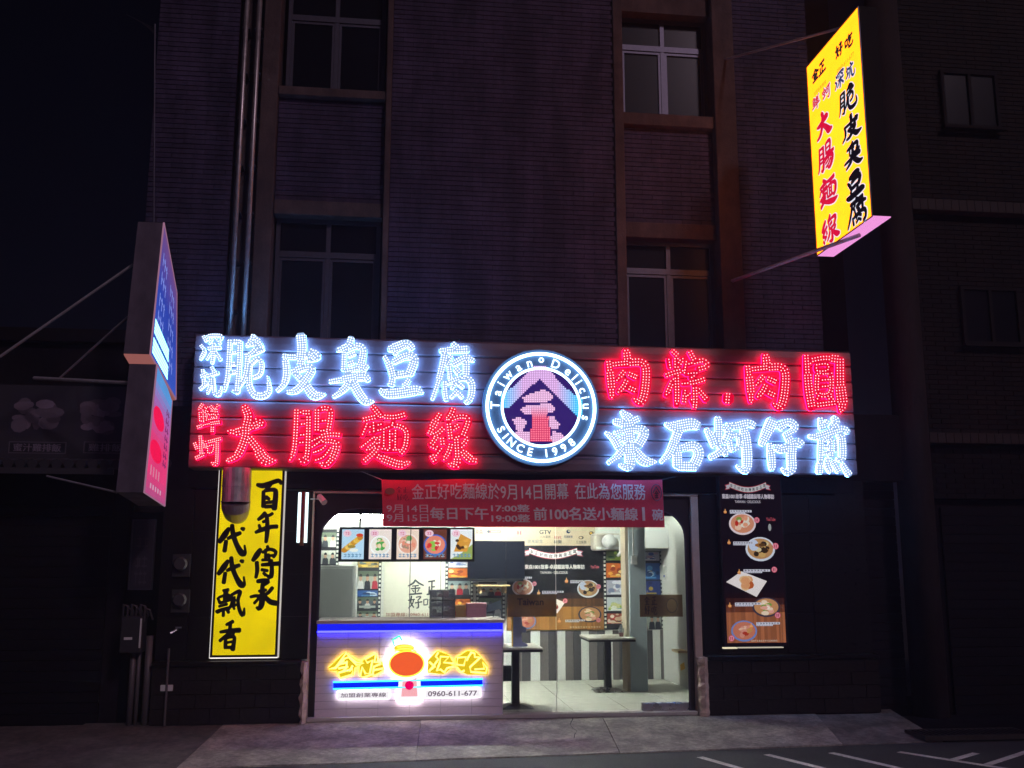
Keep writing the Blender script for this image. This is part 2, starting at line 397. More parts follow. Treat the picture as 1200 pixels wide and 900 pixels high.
# every brush character: (scale of the tracing, origin, strokes "x,y,width ..." in tracing units)
ZA = (7.0588, 225, 380); ZB = (6.4865, 380, 380); ZC = (6.6667, 220, 465); ZD = (7.0588, 400, 465)
ZF = (5.6267, 700, 400); ZG = (5.6258, 850, 400); ZH = (10.0, 820, 480); ZI = (10.59, 900, 480); ZJ = (7.5, 240, 550); ZK = (7.5, 240, 660); ZL = (11.25, 780, 400)
G = {
'shen': (ZA, '95,100,24 118,140; 75,175,22 98,205,28; 68,290,20 95,240,30 108,210,20; 125,98,20 180,92,28 245,98,26 232,130,18; 128,100,20 132,130; 165,122,18 140,158; 195,118,18 232,158,22; 135,200,22 238,192,26; 180,160,24 175,250,28 165,322,24; 165,215,20 118,290,20; 185,215,20 235,292,28'),
'keng': (ZA, '75,430,22 122,410,24; 88,378,24 98,500,24; 65,535,26 130,480,22; 162,355,24 182,392,26; 125,430,22 215,400,26; 152,440,24 152,500 125,570,20; 175,445,22 180,520,26 185,570,30 225,580,26 240,515,16'),
'cui': (ZA, '312,135,34 300,350,36 290,450,32 265,550,20; 312,140,28 400,145,32; 395,140,38 388,350,38 370,560,42; 375,565,28 328,542,20; 320,232,20 385,228; 310,330,26 385,325; 300,400,26 385,392; 505,90,26 490,140,44 450,178,24; 505,95,30 545,140,44 578,190,30; 470,160,26 560,170,34; 560,165,34 500,230,30 455,262,28; 445,260,34 520,230,40 595,205,26; 460,250,30 448,380,36 425,460,34 385,520,20; 490,325,26 545,280,30 572,330,40 560,410,34 508,440,26; 480,330,30 468,480,42 510,575,48 590,590,48 638,540,38 622,430,18'),
'pi': (ZA, '900,95,76 908,200,70 895,330,56; 755,262,34 850,268,40 960,250,44 1010,285,40; 980,215,34 1040,265,56 955,298,26; 765,250,34 780,380,54 765,480,44 705,550,26; 830,390,40 950,355,52 990,375,56 930,470,60 860,545,50 790,560,26; 850,400,40 930,490,56 1010,585,70 1100,575,20'),
'chou': (ZB, '205,105,44 180,165,50 98,195,28; 150,215,32 145,345,34; 150,205,34 240,165,40 295,195,52 270,335,56; 185,240,28 232,222; 185,300,36 225,285; 160,352,32 285,330,34; 322,310,38 290,362,28; 42,435,26 180,410,46 300,395,60 335,425,36; 185,365,56 172,460,50 120,515,38 68,552,24; 215,440,58 275,540,64 320,585,50 372,582,18'),
'dou': (ZB, '495,188,40 560,170,66 630,145,50 668,180,46; 458,245,24 500,320,46 522,400,44; 530,285,40 620,240,54 685,265,58 650,375,56; 530,388,40 655,368,40; 535,225,28 550,205; 518,420,40 508,462,50; 640,420,38 612,466,40; 425,497,24 480,525,60 600,515,66 700,500,66 748,520,22'),
'fu': (ZB, '980,145,34 1010,180,44; 885,198,34 980,195,44 1090,188,50; 915,220,42 898,310,40 862,450,38 822,568,24; 965,240,34 925,305,28; 945,290,26 960,410,34; 985,300,44 1075,255,46 1138,275,24; 1078,235,42 1078,390,44 1050,400,28; 1000,340,40 1028,372,46; 915,440,30 918,510,36 928,575,28; 935,445,32 1050,405,38 1118,440,44 1118,545,42 1080,592,36; 1000,430,26 970,490,24; 1005,435,26 1055,480,30; 1010,505,28 965,555,28; 1015,515,26 1048,555,28'),
'xian': (ZC, '115,60,22 88,100,18; 105,82,18 155,88,20 140,112,18; 90,125,18 95,195,18; 92,128,18 150,118,20 146,190,18; 120,105,16 125,195; 92,158,16 148,152; 92,192,16 148,186; 180,75,20 198,98,22; 238,65,20 215,98,18; 168,115,18 232,108,20; 172,142,16 228,136,20 224,165,18; 166,178,18 228,168; 78,238,22 150,215,18 255,198,26; 198,98,18 192,280,26'),
'he': (ZC, '98,308,20 106,445,20; 55,362,20 74,412,20; 60,370,20 132,352,22 136,398,20; 72,412,18 136,398; 65,478,26 132,448,22; 165,352,20 258,328,30; 232,345,24 228,500,26 212,528,24 185,512,18; 158,388,18 202,378 194,430 158,438 158,390'),
'da': (ZC, '440,75,40 472,150,66 455,240,56 450,310,54 405,430,52 355,480,38 305,500,24; 315,268,20 390,275,54 480,235,58 550,205,72 590,215,40; 470,310,44 540,400,62 600,490,78 684,497,20'),
'chang': (ZC, '850,105,30 842,300,36 828,430,32 795,500,20; 860,122,26 950,122,30; 945,115,38 938,400,44 915,500,46 872,488,20; 868,215,20 920,212; 862,300,22 920,296; 856,360,22 920,355; 1010,105,30 1008,275,30; 1010,112,28 1070,90,36 1118,122,36 1098,268,36; 1032,190,20 1085,185; 1020,270,26 1100,258,28; 972,345,24 1050,308,28 1120,295,28 1190,300,34; 1060,325,26 1020,360,24 970,395,20; 1015,365,24 1090,345,30 1160,368,48 1140,460,48 1085,530,40 1035,520,20; 1075,385,22 1040,415,24 985,435,20; 1115,400,26 1060,470,26 990,498,20'),
'mian': (ZD, '258,80,34 290,120,46 320,160,50; 185,190,32 260,172,40 340,155,40; 212,225,26 170,325,24; 265,215,24 270,300,26; 215,255,22 340,225,28; 235,292,22 335,270,26; 255,345,24 168,415,26; 250,330,26 325,345,30; 300,375,30 250,350; 210,440,28 300,380,34 280,450,34 185,535,42; 205,430,28 300,490,40 390,530,58 490,560,56 565,540,18; 360,165,32 440,168,44 522,148,46; 432,195,26 420,235; 352,268,24 350,445,30; 350,265,28 450,238,30 535,285,46 528,410,48 488,470,34; 400,285,26 400,425,26; 448,280,26 445,420,26; 400,310,20 450,305; 400,365,20 450,360; 360,442,26 480,438,28'),
'xian2': (ZD, '815,145,40 770,220,54 728,305,36; 745,325,28 800,300,36 845,258,32; 845,258,34 790,330,34 742,400,38; 745,405,34 800,430,30; 832,345,30 838,395,34; 748,488,30 778,542,30; 828,430,28 785,485,26; 925,100,40 905,150,42 872,190,28; 885,205,30 905,355,30; 895,195,28 985,165,34 1050,190,46 1005,320,42; 925,265,36 968,240; 905,350,28 1015,315,28; 950,355,40 958,480,46 950,565,54 888,555,20; 905,395,38 888,455,38 845,525,24; 1040,335,28 1025,375,36 975,420,30; 985,435,36 1060,510,62 1118,528,30'),
'rou': (ZF, '190,60,36 200,125,52; 72,135,28 90,270,46 95,372,20; 85,155,30 200,142,40 290,140,42 322,190,50 312,330,54 285,402,40 240,378,18; 175,200,26 128,258,22; 208,215,28 255,235,38; 190,260,30 170,300,34 135,338,22; 195,300,28 250,325,38'),
'zong': (ZL, '95,130,50 150,180,60; 40,240,46 60,350,46; 225,230,46 180,300,50; 10,450,50 120,410,56 240,385,44; 140,230,60 145,480,64 150,700,66 142,850,40; 100,500,44 40,640,60 0,720,40; 320,140,54 380,250,54; 270,270,36 245,420,44; 270,310,40 400,270,50 500,255,50 550,325,50 420,370,50; 260,430,40 420,420,46 320,490,40; 215,560,40 380,540,50 510,500,60; 380,580,50 390,760,60 380,870,50; 255,650,44 240,800,50; 320,690,36 260,740,36; 340,770,40 380,850,40; 430,640,50 540,770,70'),
'yuan': (ZG, '532,95,26 548,300,48 570,440,44; 555,128,40 650,110,38 740,118,44; 755,120,46 758,300,56 770,410,58 758,465,20; 590,422,34 720,405,34; 600,155,20 670,150,22 672,190 605,195 600,160; 605,215,22 690,212,26 690,340 608,345 604,218; 620,258,18 680,252; 620,300,18 680,295; 628,350,24 598,388,22; 665,345,26 702,388,30'),
'dian': (ZG, '5,375,60 35,378,60'),
'dong': (ZF, '165,462,26 210,510,60; 118,528,36 200,535,54 275,508,36; 60,600,20 110,640,42 145,700,42; 120,605,30 220,575,42 312,595,52 270,685,52; 148,640,30 205,635,56 248,630,36; 205,545,44 212,700,60 215,820,58 150,815,20; 180,700,44 130,760,36 72,803,24; 230,700,42 310,785,62 388,795,18'),
'shi': (ZF, '452,545,22 520,560,62 620,545,66 668,560,46; 540,580,48 510,660,48 475,740,42 422,795,24; 525,690,46 530,820,52; 545,705,44 640,690,56 672,740,58 645,815,60; 540,822,50 655,825,50'),
'he2': (ZH, '85,230,50 140,330,74 175,430,60; 215,95,60 225,200,80 220,440,54; 130,270,40 190,300,60; 290,200,60 345,260,70 290,390,70; 180,400,50 290,370,60; 130,560,60 220,510,64 290,450,70 310,530,50; 320,165,30 400,190,80 560,155,80 640,190,60; 520,225,80 550,400,96 560,600,98 540,720,70 440,655,30; 345,340,50 370,470,50; 350,330,50 430,300,50 470,330,60 460,440,50 370,470,50'),
'zai': (ZH, '850,130,110 800,250,110 730,400,70; 820,400,40 845,560,84 850,700,60; 900,190,60 1040,140,70 1120,190,70 1090,250,60 1000,300,50; 950,220,60 1000,190,60; 1030,310,70 1080,400,90 1075,550,92 1080,690,90 1030,740,60 970,690,30; 880,430,50 960,460,90 1080,420,90 1150,370,70 1195,410,80'),
'jian': (ZI, '650,110,40 675,230,76; 735,140,40 690,200,40; 820,100,60 850,160,90 775,220,50; 515,330,40 620,330,76 800,270,90 920,240,80 1000,275,60; 660,390,60 655,520,60 650,640,50; 670,400,50 740,360,60 790,400,70 780,580,60; 700,460,40 770,455,44; 690,540,44 780,530,44; 835,390,44 845,510,50; 870,330,50 915,340,80 925,600,80 850,610,30; 645,670,60 640,780,80; 740,610,50 745,690,76 780,770,60; 800,640,50 880,770,60; 930,680,50 1010,810,70'),
'bai': (ZJ, '445,130,26 500,140,40 560,120,34 650,92,32 680,125,22; 575,130,26 530,175,24; 508,190,24 515,330,34; 520,185,26 600,175,30 628,200,36 620,350,40; 535,245,34 570,262,20; 520,295,22 610,285,26; 530,330,28 620,325,26'),
'nian': (ZJ, '525,375,32 495,410,32 455,440,22; 510,400,26 560,398,24 600,375,22; 470,485,20 488,530,26; 535,400,26 545,440,30 505,458,20; 440,555,22 500,530,34 580,505,32 652,500,30; 548,440,28 552,550,34 545,650,24'),
'chuan': (ZJ, '480,700,28 450,750,44 410,808,28; 450,820,30 458,900,30 448,965,22; 545,670,22 555,700,26; 500,730,22 570,700,24 630,725,26 610,775,22; 530,700,22 535,790,22; 525,770,20 610,755,20; 560,745,20 580,840,22; 500,800,20 560,800,20; 500,845,24 570,840,30 672,832,34; 590,800,24 600,900,32 590,960,34 545,938,16; 500,890,24 560,900,22; 520,920,22 548,945,24'),
'cheng': (ZK, '450,165,26 510,160,34 560,165,30 500,205,22; 500,190,26 505,290,40 500,370,40 475,405,26 455,388,16; 470,250,20 540,240,20; 460,290,20 540,285; 390,300,18 450,290,24 470,310,20 430,355,20; 600,220,26 560,265,26 525,280,18; 520,285,26 580,340,36 650,355,36 668,345,14'),
'dai': (ZJ, '205,515,26 170,570,44 120,635,30; 185,625,28 175,715,30; 235,485,28 250,570,34 290,660,34 340,730,44 375,735,24 365,660,12; 200,605,22 262,575,32 320,555,26; 325,515,20 350,522,30'),
'piao': (ZK, '150,245,18 200,238,24; 105,310,18 130,360,22; 115,305,18 200,280,20 215,320,20; 165,250,16 165,330,18; 190,250,16 188,320; 125,355,20 215,330,20; 120,385,18 195,365,20; 95,430,20 150,415,28 220,395,20; 165,420,20 165,470,22; 130,430,18 105,440,16; 195,415,18 215,440,22; 235,300,20 240,360,24 205,420,18; 230,285,20 310,250,28 295,330,24 315,420,26 350,465,28 358,400,12; 260,300,16 262,390,18; 238,340,16 280,330; 240,385,18 285,370,16; 255,390,16 265,410'),
'xiang': (ZK, '175,545,20 240,515,28; 120,610,20 200,600,30 310,595,38; 215,540,26 212,640,28; 205,620,22 120,690,24; 220,605,22 260,630,18; 175,660,24 180,755,28; 180,665,22 250,650,28 262,680,26 250,770,36; 195,705,18 240,698; 190,750,22 250,748,24'),
'jin': ((1, 0, 0), '50,4,8 38,24,9 12,42,5; 50,6,7 68,24,9 92,38,6; 34,42,5 66,38,6; 28,58,6 74,53,7; 50,40,6 50,88,7; 36,66,5 42,76,5; 68,62,5 60,76,5; 20,92,7 84,86,8'),
'zheng': ((1, 0, 0), '20,14,7 80,8,8; 52,12,7 50,86,7; 52,46,6 76,44,7; 28,44,7 27,86,7; 8,90,7 94,84,8'),
'hao': ((1, 0, 0), '28,8,8 24,50,7 44,84,6; 8,36,6 48,30,6; 42,32,6 34,60,6 10,88,5; 58,16,6 88,12,7 72,34,6; 70,34,6 74,80,8 60,88,5; 52,54,6 96,46,7'),
'chi': ((1, 0, 0), '8,26,6 10,66,6; 10,28,6 34,24,6 32,64,6; 10,64,6 32,62,6; 56,6,7 44,30,5; 52,24,6 90,18,7; 50,42,6 80,38,6 50,68,6 48,86,7 84,86,7 94,68,4'),
}
def glyph(name):
    (sc, ox, oy), t = G[name]; return [[(ox+x/sc, oy+y/sc, w/sc) for x, y, w in st] for st in strokes(t)]
def gbox(sts):
    xs = [p[0]-p[2]/3 for s in sts for p in s]+[p[0]+p[2]/3 for s in sts for p in s]; ys = [p[1]-p[2]/3 for s in sts for p in s]+[p[1]+p[2]/3 for s in sts for p in s]
    return min(xs), max(xs), min(ys), max(ys)
def gnorm(name):            # strokes in a unit box (v downward), widths in units of the box height
    st = glyph(name); a, b, c, d = gbox(st); h = d-c
    return [[((x-a)/(b-a), (y-c)/h, w/h) for x, y, w in s] for s in st], (b-a)/h
def brush(mb, name, x0, x1, z0, z1, y, col, grow=0.0):     # flat brush character in a box on a plane y (drawn over each other, 0.3 mm apart)
    st, asp = gnorm(name); H = z1-z0; Wd = x1-x0
    for k, s in enumerate(st):
        q = smooth_stroke([(a*Wd, -b*H, w*H*1.22) for a, b, w in s], max(H, Wd)*0.05)
        add_stroke(mb, q, grow, lambda u, v, yy: (x0+u, yy, z1+v), y-0.0003*k, None, col)

# ------------------------------------------------------------------ ground
def zr(px, py, Z=-0.13): return PZ(px, py, Z)
ground = MB().face([(-150, -150, -0.16), (150, -150, -0.16), (150, 150, -0.16), (-150, 150, -0.16)]).build('ground', ASPH, kind='structure')
ra = PZ(300, 899, -0.13); rb = PZ(1095, 870, -0.13)
def redge(x): t = (x-ra[0])/(rb[0]-ra[0]); return ra[1]+(rb[1]-ra[1])*t
road = MB().face([(-40, -40, -0.13), (40, -40, -0.13), (40, redge(40)+0.0, -0.13), (-40, redge(-40), -0.13)]).build('road', ASPH, kind='structure')
# the concrete apron in front of the shop: slabs sloping to the road, joints between them, a rough kerb edge
pave = MB().face([(-14, redge(-14)+.05, -0.145), (16, redge(16)+.05, -0.145), (16, 2.0, -0.145), (-14, 2.0, -0.145)]).build('pavement_bed', CONCD, kind='structure')
def slab(xa, xb, xc, xd, z_top, z_low, nm='pavement_slab', m=APRON, y_top=0.10):
    # xa..xb along the shop, xc..xd along the road
    me = MB(); n = 10; gap = 0.003
    ya, yb = redge(xc)+.02, redge(xd)+.02
    rows = []
    for i in range(n+1):
        t = i/n; row = []
        for j in range(n+1):
            u = j/n; x = (xa+gap+(xb-xa-2*gap)*u)*(1-t)+(xc+gap+(xd-xc-2*gap)*u)*t; y = y_top*(1-t)+(ya+(yb-ya)*u)*t
            z = z_top*(1-t)+z_low*t+random.uniform(-.0025, .0025)
            if i == n: y += random.uniform(-.012, .01)
            row.append((x, y, z))
        rows.append(row)
    for i in range(n):
        for j in range(n): me.face([rows[i+1][j], rows[i+1][j+1], rows[i][j+1], rows[i][j]])
    for j in range(n): me.face([(rows[n][j][0], rows[n][j][1]-.01, -0.15), (rows[n][j+1][0], rows[n][j+1][1]-.01, -0.15), rows[n][j+1], rows[n][j]])
    me.face([rows[0][0], (xa, y_top, -.15), (xc, ya, -.15), rows[n][0]]); me.face([rows[n][n], (xd, yb, -.15), (xb, y_top, -.15), rows[0][n]])
    return me.build(nm, m, None, kind='structure')
PAVD = mat('darker_pavement', (.15, .13, .125), .85, noise=.35, nscale=16, bump=.6, bscale=60, stain=.45)  # darker base tone for the slabs left of the apron
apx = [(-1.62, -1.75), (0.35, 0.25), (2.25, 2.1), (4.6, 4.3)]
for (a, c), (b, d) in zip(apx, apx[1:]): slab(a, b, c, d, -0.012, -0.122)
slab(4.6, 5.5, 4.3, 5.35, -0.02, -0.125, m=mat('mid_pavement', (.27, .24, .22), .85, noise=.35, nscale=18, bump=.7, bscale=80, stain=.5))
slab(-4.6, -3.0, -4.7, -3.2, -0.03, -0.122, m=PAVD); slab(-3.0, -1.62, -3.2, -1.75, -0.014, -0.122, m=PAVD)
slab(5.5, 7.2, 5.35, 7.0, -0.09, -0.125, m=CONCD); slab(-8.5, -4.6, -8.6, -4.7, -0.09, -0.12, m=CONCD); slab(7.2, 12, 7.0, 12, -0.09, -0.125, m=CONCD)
def line_mark(pts, w):
    m = MB(); pts = [PZ(a, b, -0.126) for a, b in pts]
    for p, q in zip(pts, pts[1:]):
        d = Vector(q)-Vector(p); n = Vector((-d.y, d.x, 0)).normalized()*w/2; m.face([Vector(p)-n, Vector(q)-n, Vector(q)+n, Vector(p)+n])
    m.build('road_marking', LINE, kind='structure')
for pts in ([(820, 887), (880, 904)], [(898, 884), (975, 903)], [(974, 882), (1070, 904)], [(1053, 881), (1168, 899), (1260, 912)]): line_mark(pts, 0.075)
line_mark([(1116, 890.5), (1144, 882.5)], 0.07); line_mark([(1157, 896), (1215, 877)], 0.07)
# a crack wandering over the apron and a few stains of grit along it
def on_apron(px, py):
    x, y, z = PZ(px, py, -0.07); t = (0.10-y)/(0.10-redge(x)-.02); z = -.012*(1-t)-.122*t; return PZ(px, py, z+.004)
crk = MB(); rc = random.Random(31)
for path in ([(672, 842), (668, 850), (676, 857), (671, 866), (690, 872), (688, 880)], [(690, 872), (706, 870), (716, 873)], [(430, 856), (470, 861), (505, 858), (560, 864)], [(900, 848), (930, 856), (980, 860)]):
    pts = []
    for a, b in zip(path, path[1:]):
        for k in range(5): pts.append(Vector(on_apron(a[0]+(b[0]-a[0])*k/5+rc.uniform(-1, 1), a[1]+(b[1]-a[1])*k/5+rc.uniform(-.4, .4))))
    for p, q in zip(pts, pts[1:]):
        d = q-p
        if d.length < 1e-4: continue
        n = Vector((-d.y, d.x, 0)).normalized()*rc.uniform(.0012, .005); crk.face([p-n, q-n, q+n, p+n])
crk.build('pavement_crack', mat('crack_dirt', (.02, .018, .018), .9), kind='structure')
# drain grate at the right
dg0 = PZ(1092, 866, -0.09); g = empty('drain_grate', (dg0[0], dg0[1], -0.09), 'dark steel drain grate with parallel bars set in the pavement at the right', 'drain grate')
gm = MB(); x0, y0 = dg0[0]-.05, dg0[1]+.03
gm.box(x0, x0+1.15, y0, y0+.03, -.115, -.068).box(x0, x0+1.15, y0+.36, y0+.39, -.115, -.068).box(x0, x0+.03, y0+.03, y0+.36, -.115, -.068).box(x0+1.12, x0+1.15, y0+.03, y0+.36, -.115, -.068)
gm.build('grate_frame', mat('rusty_steel', (0.05, 0.04, 0.04), 0.5, 0.6, noise=0.3, nscale=20), g)
for k in range(18): piece('grate_bar', MATS['rusty_steel'], g, x0+.07+k*.06, x0+.09+k*.06, y0+.03, y0+.36, -.10, -.072)

# ------------------------------------------------------------------ the shop building, upper floors
bld = empty('shop_building', (1.2, 3, 0), 'tiled three storey building with dark aluminium windows above the lit food shop', 'building')
YW = 0.06
def PXX(px, py, Y=YW): return P(px, py, Y)[0]
def PZZ(px, py, Y=YW): return P(px, py, Y)[2]
ZT = 9.6; ZS = 3.2           # top of what is built, bottom of the upper wall (behind the sign board)
def tiles_area(mb, x0, x1, z0, z1, y, tw=0.235, th=0.058, gap=0.005, tone=(0.076, 0.056, 0.108)):
    r = 0; z = z0
    while z < z1-0.01:
        x = x0-(tw/2 if r % 2 else 0)
        while x < x1-0.005:
            a = max(x, x0)+gap/2; b = min(x+tw, x1)-gap/2
            if b-a > 0.02:
                k = random.uniform(0.88, 1.12); yy = y-random.uniform(0.0, 0.004)
                mb.box(a, b, yy-0.012, y+0.004, z+gap/2+.002, min(z+th, z1)-gap/2-.002, (tone[0]*k, tone[1]*k*random.uniform(.96, 1.03), tone[2]*k))
            x += tw
        z += th; r += 1
xs = dict(l=-2.75, a=PXX(272, 200), b=PXX(301, 200), c=PXX(322, 250), d=PXX(446, 250), e=PXX(456, 250), f=PXX(721, 250), g=PXX(733, 250), h=PXX(842, 280), i=PXX(868, 280), j=PXX(958, 280))
core = MB()
core.box(xs['l'], xs['j'], YW+.36, YW+.6, 2.3, ZT)
core.box(xs['l'], xs['a'], YW, YW+.359, ZS, ZT); core.box(xs['e'], xs['f'], YW, YW+.359, ZS, ZT); core.box(xs['i']+.002, xs['j'], YW, YW+.359, ZS, ZT)
core.build('wall', MORTAR, bld)
tb = MB()
tiles_area(tb, xs['l'], xs['a'], ZS, 9.3, YW); tiles_area(tb, xs['e'], xs['f'], ZS, 9.3, YW); tiles_area(tb, xs['i']+.004, xs['j'], ZS, 9.3, YW)
# tiled spandrels under the windows
zl = dict(w0b=ZS, w0t=PZZ(385, 251), bt=PZZ(385, 234), sp=PZZ(385, 113), sl=PZZ(385, 103), w1t=PZZ(385, 103)+1.62)
zr_ = dict(w0b=ZS, w0t=PZZ(790, 278), bt=PZZ(790, 260), sp=PZZ(790, 148), sl=PZZ(790, 134), w1t=PZZ(790, 14))
for (xa, xb, q) in ((xs['c']-.02, xs['d']+.02, zl), (xs['g'], xs['h'], zr_)):
    tiles_area(tb, xa, xb, q['bt']+.004, q['sp']-.004, YW+.10)
    b = MB().box(xa, xb, YW+.101, YW+.355, q['bt']+.002, q['sp']-.002); b.build('spandrel', MORTAR, bld)
    MB().box(xa, xb, YW+.055, YW+.35, q['w0t']+.002, q['bt']).build('lintel', CONC, bld, bevel=.006)
    MB().box(xa, xb, YW-.0, YW+.35, q['sp'], q['sl']-.002).build('window_sill', CONC, bld, bevel=.006)
MB().box(xs['g'], xs['h'], YW+.055, YW+.35, zr_['w1t']+.002, 9.5).build('lintel', CONC, bld)
MB().box(xs['c']-.02, xs['d']+.02, YW+.055, YW+.35, zl['w1t']+.002, 9.5).build('lintel', CONC, bld)
tb.build('brick_tiling', TILE, bld, kind='stuff')
for a, b, dy in (('a', 'b', .10), ('b', 'c', -.02), ('d', 'e', -.02), ('f', 'g', -.03), ('h', 'i', -.04)):
    xa, xb = xs[a], xs[b]
    if b == 'c': xb -= .024
    if a == 'd': xa += .024
    MB().box(xa+.003, xb-.003, YW+dy, YW+.355, 2.9, ZT).build('column', CONC, bld, bevel=.008)
def window(x0, x1, z0, z1, zt, n=2, light=True):
    m = ALU; y = YW+.20
    w = MB(); t = .045
    w.box(x0, x1, y, y+.06, z1-t, z1).box(x0, x1, y, y+.06, z0, z0+t).box(x0, x0+t, y, y+.06, z0+t, z1-t).box(x1-t, x1, y, y+.06, z0+t, z1-t)
    w.box(x0+t, x1-t, y-.004, y+.06, zt-.035, zt+.035)
    xm = (x0+x1)/2; w.box(xm-.025, xm+.025, y+.002, y+.058, z0+t, zt-.035).box(xm-.025, xm+.025, y+.002, y+.058, zt+.035, z1-t)
    f = w.build('window_frame', m, bld)
    for (a, b) in ((x0+t, xm-.025), (xm+.025, x1-t)):
        MB().box(a+.001, b-.001, y+.03, y+.036, z0+t+.001, zt-.036).build('pane', DGLASS, f)
        MB().box(a+.001, b-.001, y+.03, y+.036, zt+.036, z1-t-.001).build('pane', DGLASS, f)
        s = MB(); s.box(a+.002, a+.03, y+.01, y+.029, z0+t+.002, zt-.037).box(b-.03, b-.002, y+.01, y+.029, z0+t+.002, zt-.037).box(a+.03, b-.03, y+.01, y+.029, zt-.07, zt-.037)
        s.build('sash', m, f)
window(xs['c'], xs['d'], zl['w0b'], zl['w0t'], PZZ(385, 293)); window(xs['c']+.03, xs['d'], zl['sl'], zl['w1t'], PZZ(385, 12))
window(xs['g'], xs['h'], zr_['w0b'], zr_['w0t'], PZZ(788, 313)); window(xs['g'], xs['h'], zr_['sl'], zr_['w1t'], PZZ(779, 48))
# drain pipes
pz = empty('drain_pipe', (P(282, 300, -.02)[0], -.02, 3.3), 'twin shiny steel downpipes running up the facade left of the first window column', 'downpipe')
for px in (274.5, 290):
    x = P(px, 300, -.02)[0]; MB().tube([(x, -.03, 3.3), (x, -.03, 9.5)], .026, 10).build('pipe', DUCT, pz, smooth=True)
    for z in [3.7+.55*k for k in range(10)]: MB().box(x-.04, x+.04, -.03, YW-.001+.1, z, z+.02).build('bracket', ALU, pz)
# band between sign and shop front, and the granite pillars
band = MB().box(P(222, 560)[0]-.02, P(1000, 560)[0], -.0, .4, PZZ(600, 575, 0), ZS-.005).build('fascia_beam', CONCD, bld, bevel=.006)
MB().box(xs['l'], xs['j'], .401, .6, 2.1, ZS).build('fascia_beam', CONCD, bld)
zb = PZZ(600, 577, 0)
xO0, xO1 = P(365, 700)[0], P(812, 700)[0]      # opening with its trim
lp0, lp1 = -2.35, xO0; rp0, rp1 = xO1+.1, P(985, 700)[0]
def granite(x0, x1, z0, z1, nx, nz):
    MB().box(x0, x1, .012, .38, z0, z1).build('wall', MORTAR, bld)
    w = (x1-x0)/nx; h = (z1-z0)/nz
    for i in range(nx):
        for j in range(nz): piece('tile', GRAN, bld, x0+i*w+.003, x0+(i+1)*w-.003, -.008+random.uniform(-.0015, .0015), .011, z0+j*h+.003, z0+(j+1)*h-.003)
zc = PZZ(300, 773, 0); 
granite(lp0, lp1, zc, zb-.003, 5, 4); granite(rp0, rp1, zc, zb-.003, 5, 4)
# low stone base courses with rough split ends and a ledge
def stone_base(x0, x1, nx, end):
    MB().box(x0, x1, -.06, .38, -.05, zc-.055).build('wall', MORTAR, bld)
    h = (zc-.05)/4
    for j in range(4):
        off = (j % 2)*.5
        n = nx; w = (x1-x0)/n; xx = x0-(w*off)
        while xx < x1-.01:
            a, b = max(xx, x0), min(xx+w, x1)
            if b-a > .03: piece('stone_block', STONE, bld, a+.003, b-.003, -.095+random.uniform(-.006, .006), -.059, j*h-.02+.003 if j == 0 else j*h+.003, (j+1)*h-.003)
            xx += w
    MB().box(x0, x1, -.13, .37, zc-.05, zc-.003).build('ledge', GRAN, bld, bevel=.008)
stone_base(lp0, xO0-.075, 5, 1); stone_base(xO1+.115, rp1+.35, 6, 0)
def rock_end(x0, x1, label):
    m = MB(); n = 14; H = zc-.02; L = []; R = []
    for i in range(n+1):
        z = -.03+(H+.03)*i/n; k = .012*math.sin(i*1.9+x0*7)+random.uniform(-.008, .008)
        L.append([(x0+k, -.105+random.uniform(-.012, .012), z), ((x0+x1)/2+random.uniform(-.006, .006), -.135+random.uniform(-.014, .014), z), (x1+random.uniform(-.005, .005), -.10+random.uniform(-.01, .01), z)])
    for i in range(n):
        for j in range(2): m.face([L[i][j], L[i][j+1], L[i+1][j+1], L[i+1][j]])
        m.face([(x0, .05, L[i][0][2]), L[i][0], L[i+1][0], (x0, .05, L[i+1][0][2])]); m.face([L[i][2], (x1, .05, L[i][2][2]), (x1, .05, L[i+1][2][2]), L[i+1][2]])
    m.face([(x0, .05, L[n][0][2]), L[n][0], L[n][1], L[n][2], (x1, .05, L[n][2][2])])
    m.build('rock_edge', ROCK, bld, label=label)
rock_end(xO0-.072, xO0-.008, 'rough split rock edge left of the shop opening'); rock_end(xO1+.018, xO1+.112, 'rough split rock edge right of the shop opening')

# ------------------------------------------------------------------ shop front frame, doors and glass
zt = PZZ(600, 577, 0)-.0
front = empty('glass_entrance', (1.2, 0, 0), 'dark brown arched glass shop front with sliding doors under the red banner', 'shop front')
gx0, gx1 = P(371, 730, .06)[0], P(806, 730, .06)[0]; gz1 = PZZ(600, 597, .06); fx0, fx1 = xO0+.004, xO1-.0
fp = []; R = .30
def arcp(cx, cz, r, a0, a1, n=10): return [(cx+r*math.cos(math.radians(a0+(a1-a0)*i/n)), cz+r*math.sin(math.radians(a0+(a1-a0)*i/n))) for i in range(n+1)]
inner = [(gx0, 0.0)]+arcp(gx0+R*1.3, gz1-R, R, 180, 90)+arcp(gx1-R, gz1-R, R, 90, 0)+[(gx1, 0.0)]
inner[1:12] = [(gx0+R*1.3*(1-math.cos(math.radians(90*i/10))), gz1-R+R*math.sin(math.radians(90*i/10))) for i in range(11)]
outer = []
for x, z in inner:
    if z <= 0.001: outer.append((fx0 if x < 1 else fx1, 0.0))
    else:
        if x < gx0+R*1.3 and x < 1: outer.append((fx0, z) if len(outer) < 8 else (x if len(outer) > 8 else fx0, zt-.004))
        else: outer.append(None)
